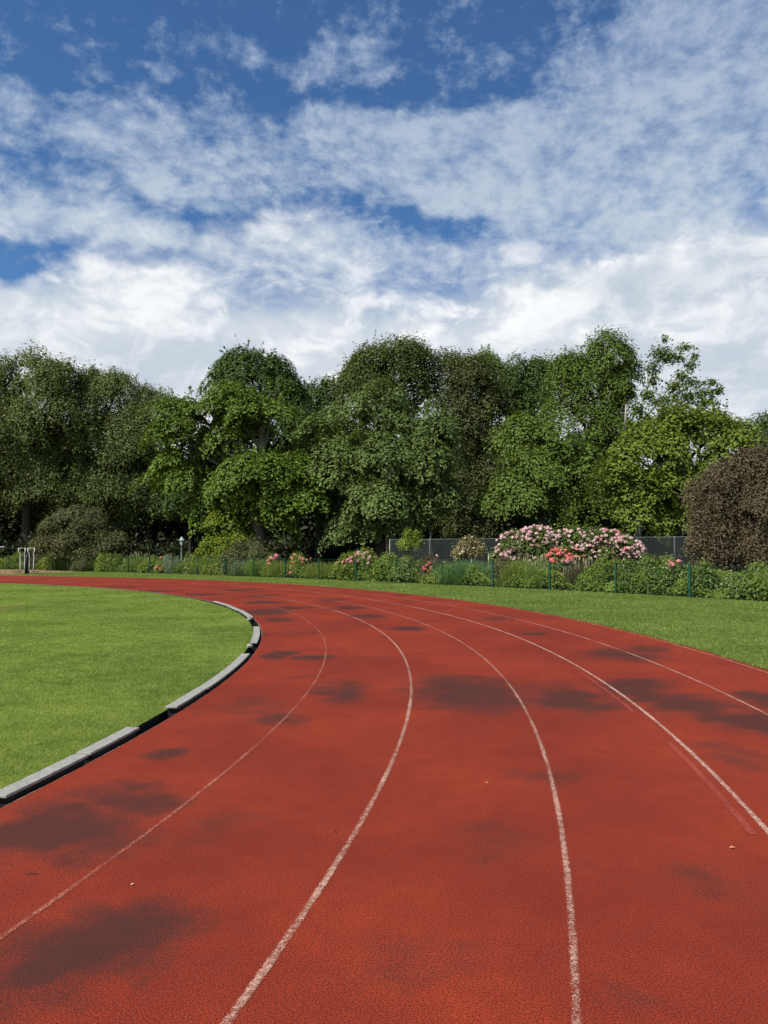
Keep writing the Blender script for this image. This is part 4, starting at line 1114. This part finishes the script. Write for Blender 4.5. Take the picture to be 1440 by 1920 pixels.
shrub("hedge_shrub", "green shrub right of the last visible post, under the purple-leaved tree's edge", [(1318, 1092, 28, 28), (1340, 1100, 24, 22)], .6, 'hedge', .08, .2, 44, 11)
shrub("hedge_shrub", "shaded green shrub beneath the purple-leaved tree", [(1385, 1100, 30, 24), (1425, 1090, 24, 28), (1420, 1070, 14, 14)], .8, 'hedge', .075, .2, 40, 9)
shrub("hedge_shrub", "sunlit shrub at the right edge beneath the purple-leaved tree", [(1460, 1090, 30, 34)], 1.2, 'leafy', .08, .2, 40, 9)
RH = [(970, 1022, 34, 22), (1010, 1012, 40, 20), (1065, 1008, 46, 20), (1120, 1012, 42, 18), (1160, 1026, 38, 18), (1185, 1034, 18, 11), (955, 1040, 30, 14), (1010, 1036, 44, 20), (1080, 1034, 50, 22), (1140, 1038, 40, 16)]
shrub("rhododendron", "huge rhododendron covered in pale pink blooms", RH, 1.6, 'rhodo', .12, .25, 30, 6, flowers=[('pink', 110, .088, (985, 1015, 60, 42)), ('pink', 150, .088, (1140, 1022, 74, 32)), ('pink', 60, .085, (1070, 1014, 50, 22)), ('pink', 40, .085, (1010, 1003, 44, 18)), ('rose', 16, .085, (1150, 1015, 40, 24)), ('pink', 50, .085, (965, 1042, 40, 18)), ('pink', 36, .08, (1190, 1035, 22, 18)), ('peach', 20, .075, (1070, 1040, 40, 14))], D=33.0, cat="flowering shrub")
shrub("rhododendron", "small shrub with faded cream and tan blooms before the windscreen", [(878, 1022, 20, 12), (864, 1036, 14, 10), (890, 1030, 14, 10)], 1.6, 'tan', .10, .2, 34, 9, flowers=[('cream', 12, .085, None)], D=35, cat="flowering shrub")
# low mixed leaves filling the bed between the plants
def bed_filler():
    L = Leaves(); n = 120000
    px = RNG.uniform(-60, 1500, n); f0 = np.interp(px, [p[0] for p in POSTS_PX], [p.y for p in POSTS])
    D = f0 + RNG.uniform(.3, 2.4, n)
    x = (px - 720) / F * D
    hz = .42 + .22 * np.sin(x * 2.3) + .16 * np.sin(x * 5.1 + 1) + .12 * np.sin(x * 11.3 + D * 3)
    z = hz * RNG.random(n) ** .6 + .02
    tone = .5 + .5 * np.sin(x * 1.7 + D)
    L.add(np.stack([x, D, z], 1), RNG.normal(size=(n, 3)) * .5 + np.array([-.2, -.5, .7]), .085, tone)
    o = L.build("ground_cover", M['leafy']); tag(o, "low mixed green leaves filling the flower bed behind the wire fence", "ground cover", kind="stuff")


bed_filler()
# tall leafy shoots above the rhododendron
o = empty("tall_shoots", (P(1065, 1000, 34.2).x, 34.2, 0), "tall leafy shoots rising above the rhododendron", "plant"); L = Leaves(); bs = np.array(o.location)
for px, py in ((1010, 985), (1016, 992), (1046, 985), (1062, 990), (1080, 972), (1072, 984), (1100, 974), (1108, 985), (1090, 990), (1036, 994), (1128, 992)):
    tp = np.array(P(px, py, 34.2)) - bs; b0 = np.array([tp[0] - .15, 0, .2]); mm = MB(); mm.tube([b0, (b0 + tp) / 2 + np.array([-.05, 0, 0]), tp], [.02, .014, .006], 5); mm.build("stem", M['twig'], o)
    n = 60; f = RNG.uniform(.62, 1, (n, 1)); L.add(b0 * (1 - f) + tp * f + RNG.normal(size=(n, 3)) * .07, RNG.normal(size=(n, 3)) * .5 + np.array([0, -.2, .8]), .13, RNG.random(n))
L.build("foliage", M['leafy'], o)

# ------------------------------------------------------------------ litter on the track
def fallen_leaf(px, py, size, col, label, rz):
    m = MB(); n = 7
    for i in range(n + 1):
        f = i / n; w = math.sin(f * math.pi) ** .7 * .28 * (1 + .3 * math.sin(f * 14))
        z = 0.004 + .10 * math.sin(f * 3.5) * .4
        m.v += [((f - .5), w, z + .09), ((f - .5), 0, z), ((f - .5), -w, z + .07)]
    for i in range(n):
        for k in (0, 1): m.f.append((i * 3 + k, i * 3 + k + 1, i * 3 + k + 4, i * 3 + k + 3))
    m.v = [(a * size, b * size, c * size + .005) for a, b, c in m.v]
    o = m.build("fallen_leaf", simple_mat("dry_leaf", col, .7, .3)); o.location = G(px, py); o.rotation_euler = (0, 0, rz); tag(o, label, "leaf")


fallen_leaf(1373, 1591, .035, (.62, .26, .10), "small orange leaf lying on the track near the right edge", .3)
fallen_leaf(248, 1660, .022, (.66, .42, .30), "tiny pale leaf on the dark worn patch of the track", 1.0)
fallen_leaf(913, 1469, .026, (.60, .34, .25), "tiny pink-brown leaf in the middle lane", .8)
fallen_leaf(770, 1258, .03, (.05, .04, .03), "small dark leaf by the second lane line on the bend", .2)
fallen_leaf(629, 1561, .022, (.03, .02, .02), "small black speck of debris left of the second lane line", 1.4)
fallen_leaf(1016, 1425, .024, (.03, .02, .02), "small black speck of debris left of the third lane line", .2)
m = MB(); m.tube([(-.03, 0, .006), (0, .004, .009), (.035, -.002, .006)], [.002, .0025, .0012], 5); o = m.build("twig", M['twig']); o.location = G(60, 1641); o.rotation_euler = (0, 0, .2)
tag(o, "short dark twig on the track near the left edge", "twig")

# ------------------------------------------------------------------ groups of repeats
GROUPS = {"plane_tree": "olive-green trees at the left", "maple_tree": "maple trees in the middle", "linden_tree": "tall fine-leaved trees", "dark_tree": "dark trees filling the gaps", "slim_tree": "slender trunks in the shade",
          "leafy_shrub": "leafy shrubs along the wire fence", "hedge_shrub": "hedge shrubs at the right of the fence", "feathery_plant": "feathery grass clumps along the fence", "rose_bush": "rose bushes along the fence",
          "rhododendron": "rhododendrons behind the fence", "lamp_post": "lamp posts behind the flower bed", "exercise_machine": "exercise machines on the path", "fallen_leaf": "leaves lying on the track", "broken_stone": "stones in the kerb gaps"}
for ob in COL.objects:
    if ob.parent is None and "category" in ob and "group" not in ob:
        g = GROUPS.get(ob.name.split(".")[0])
        if g: ob["group"] = g
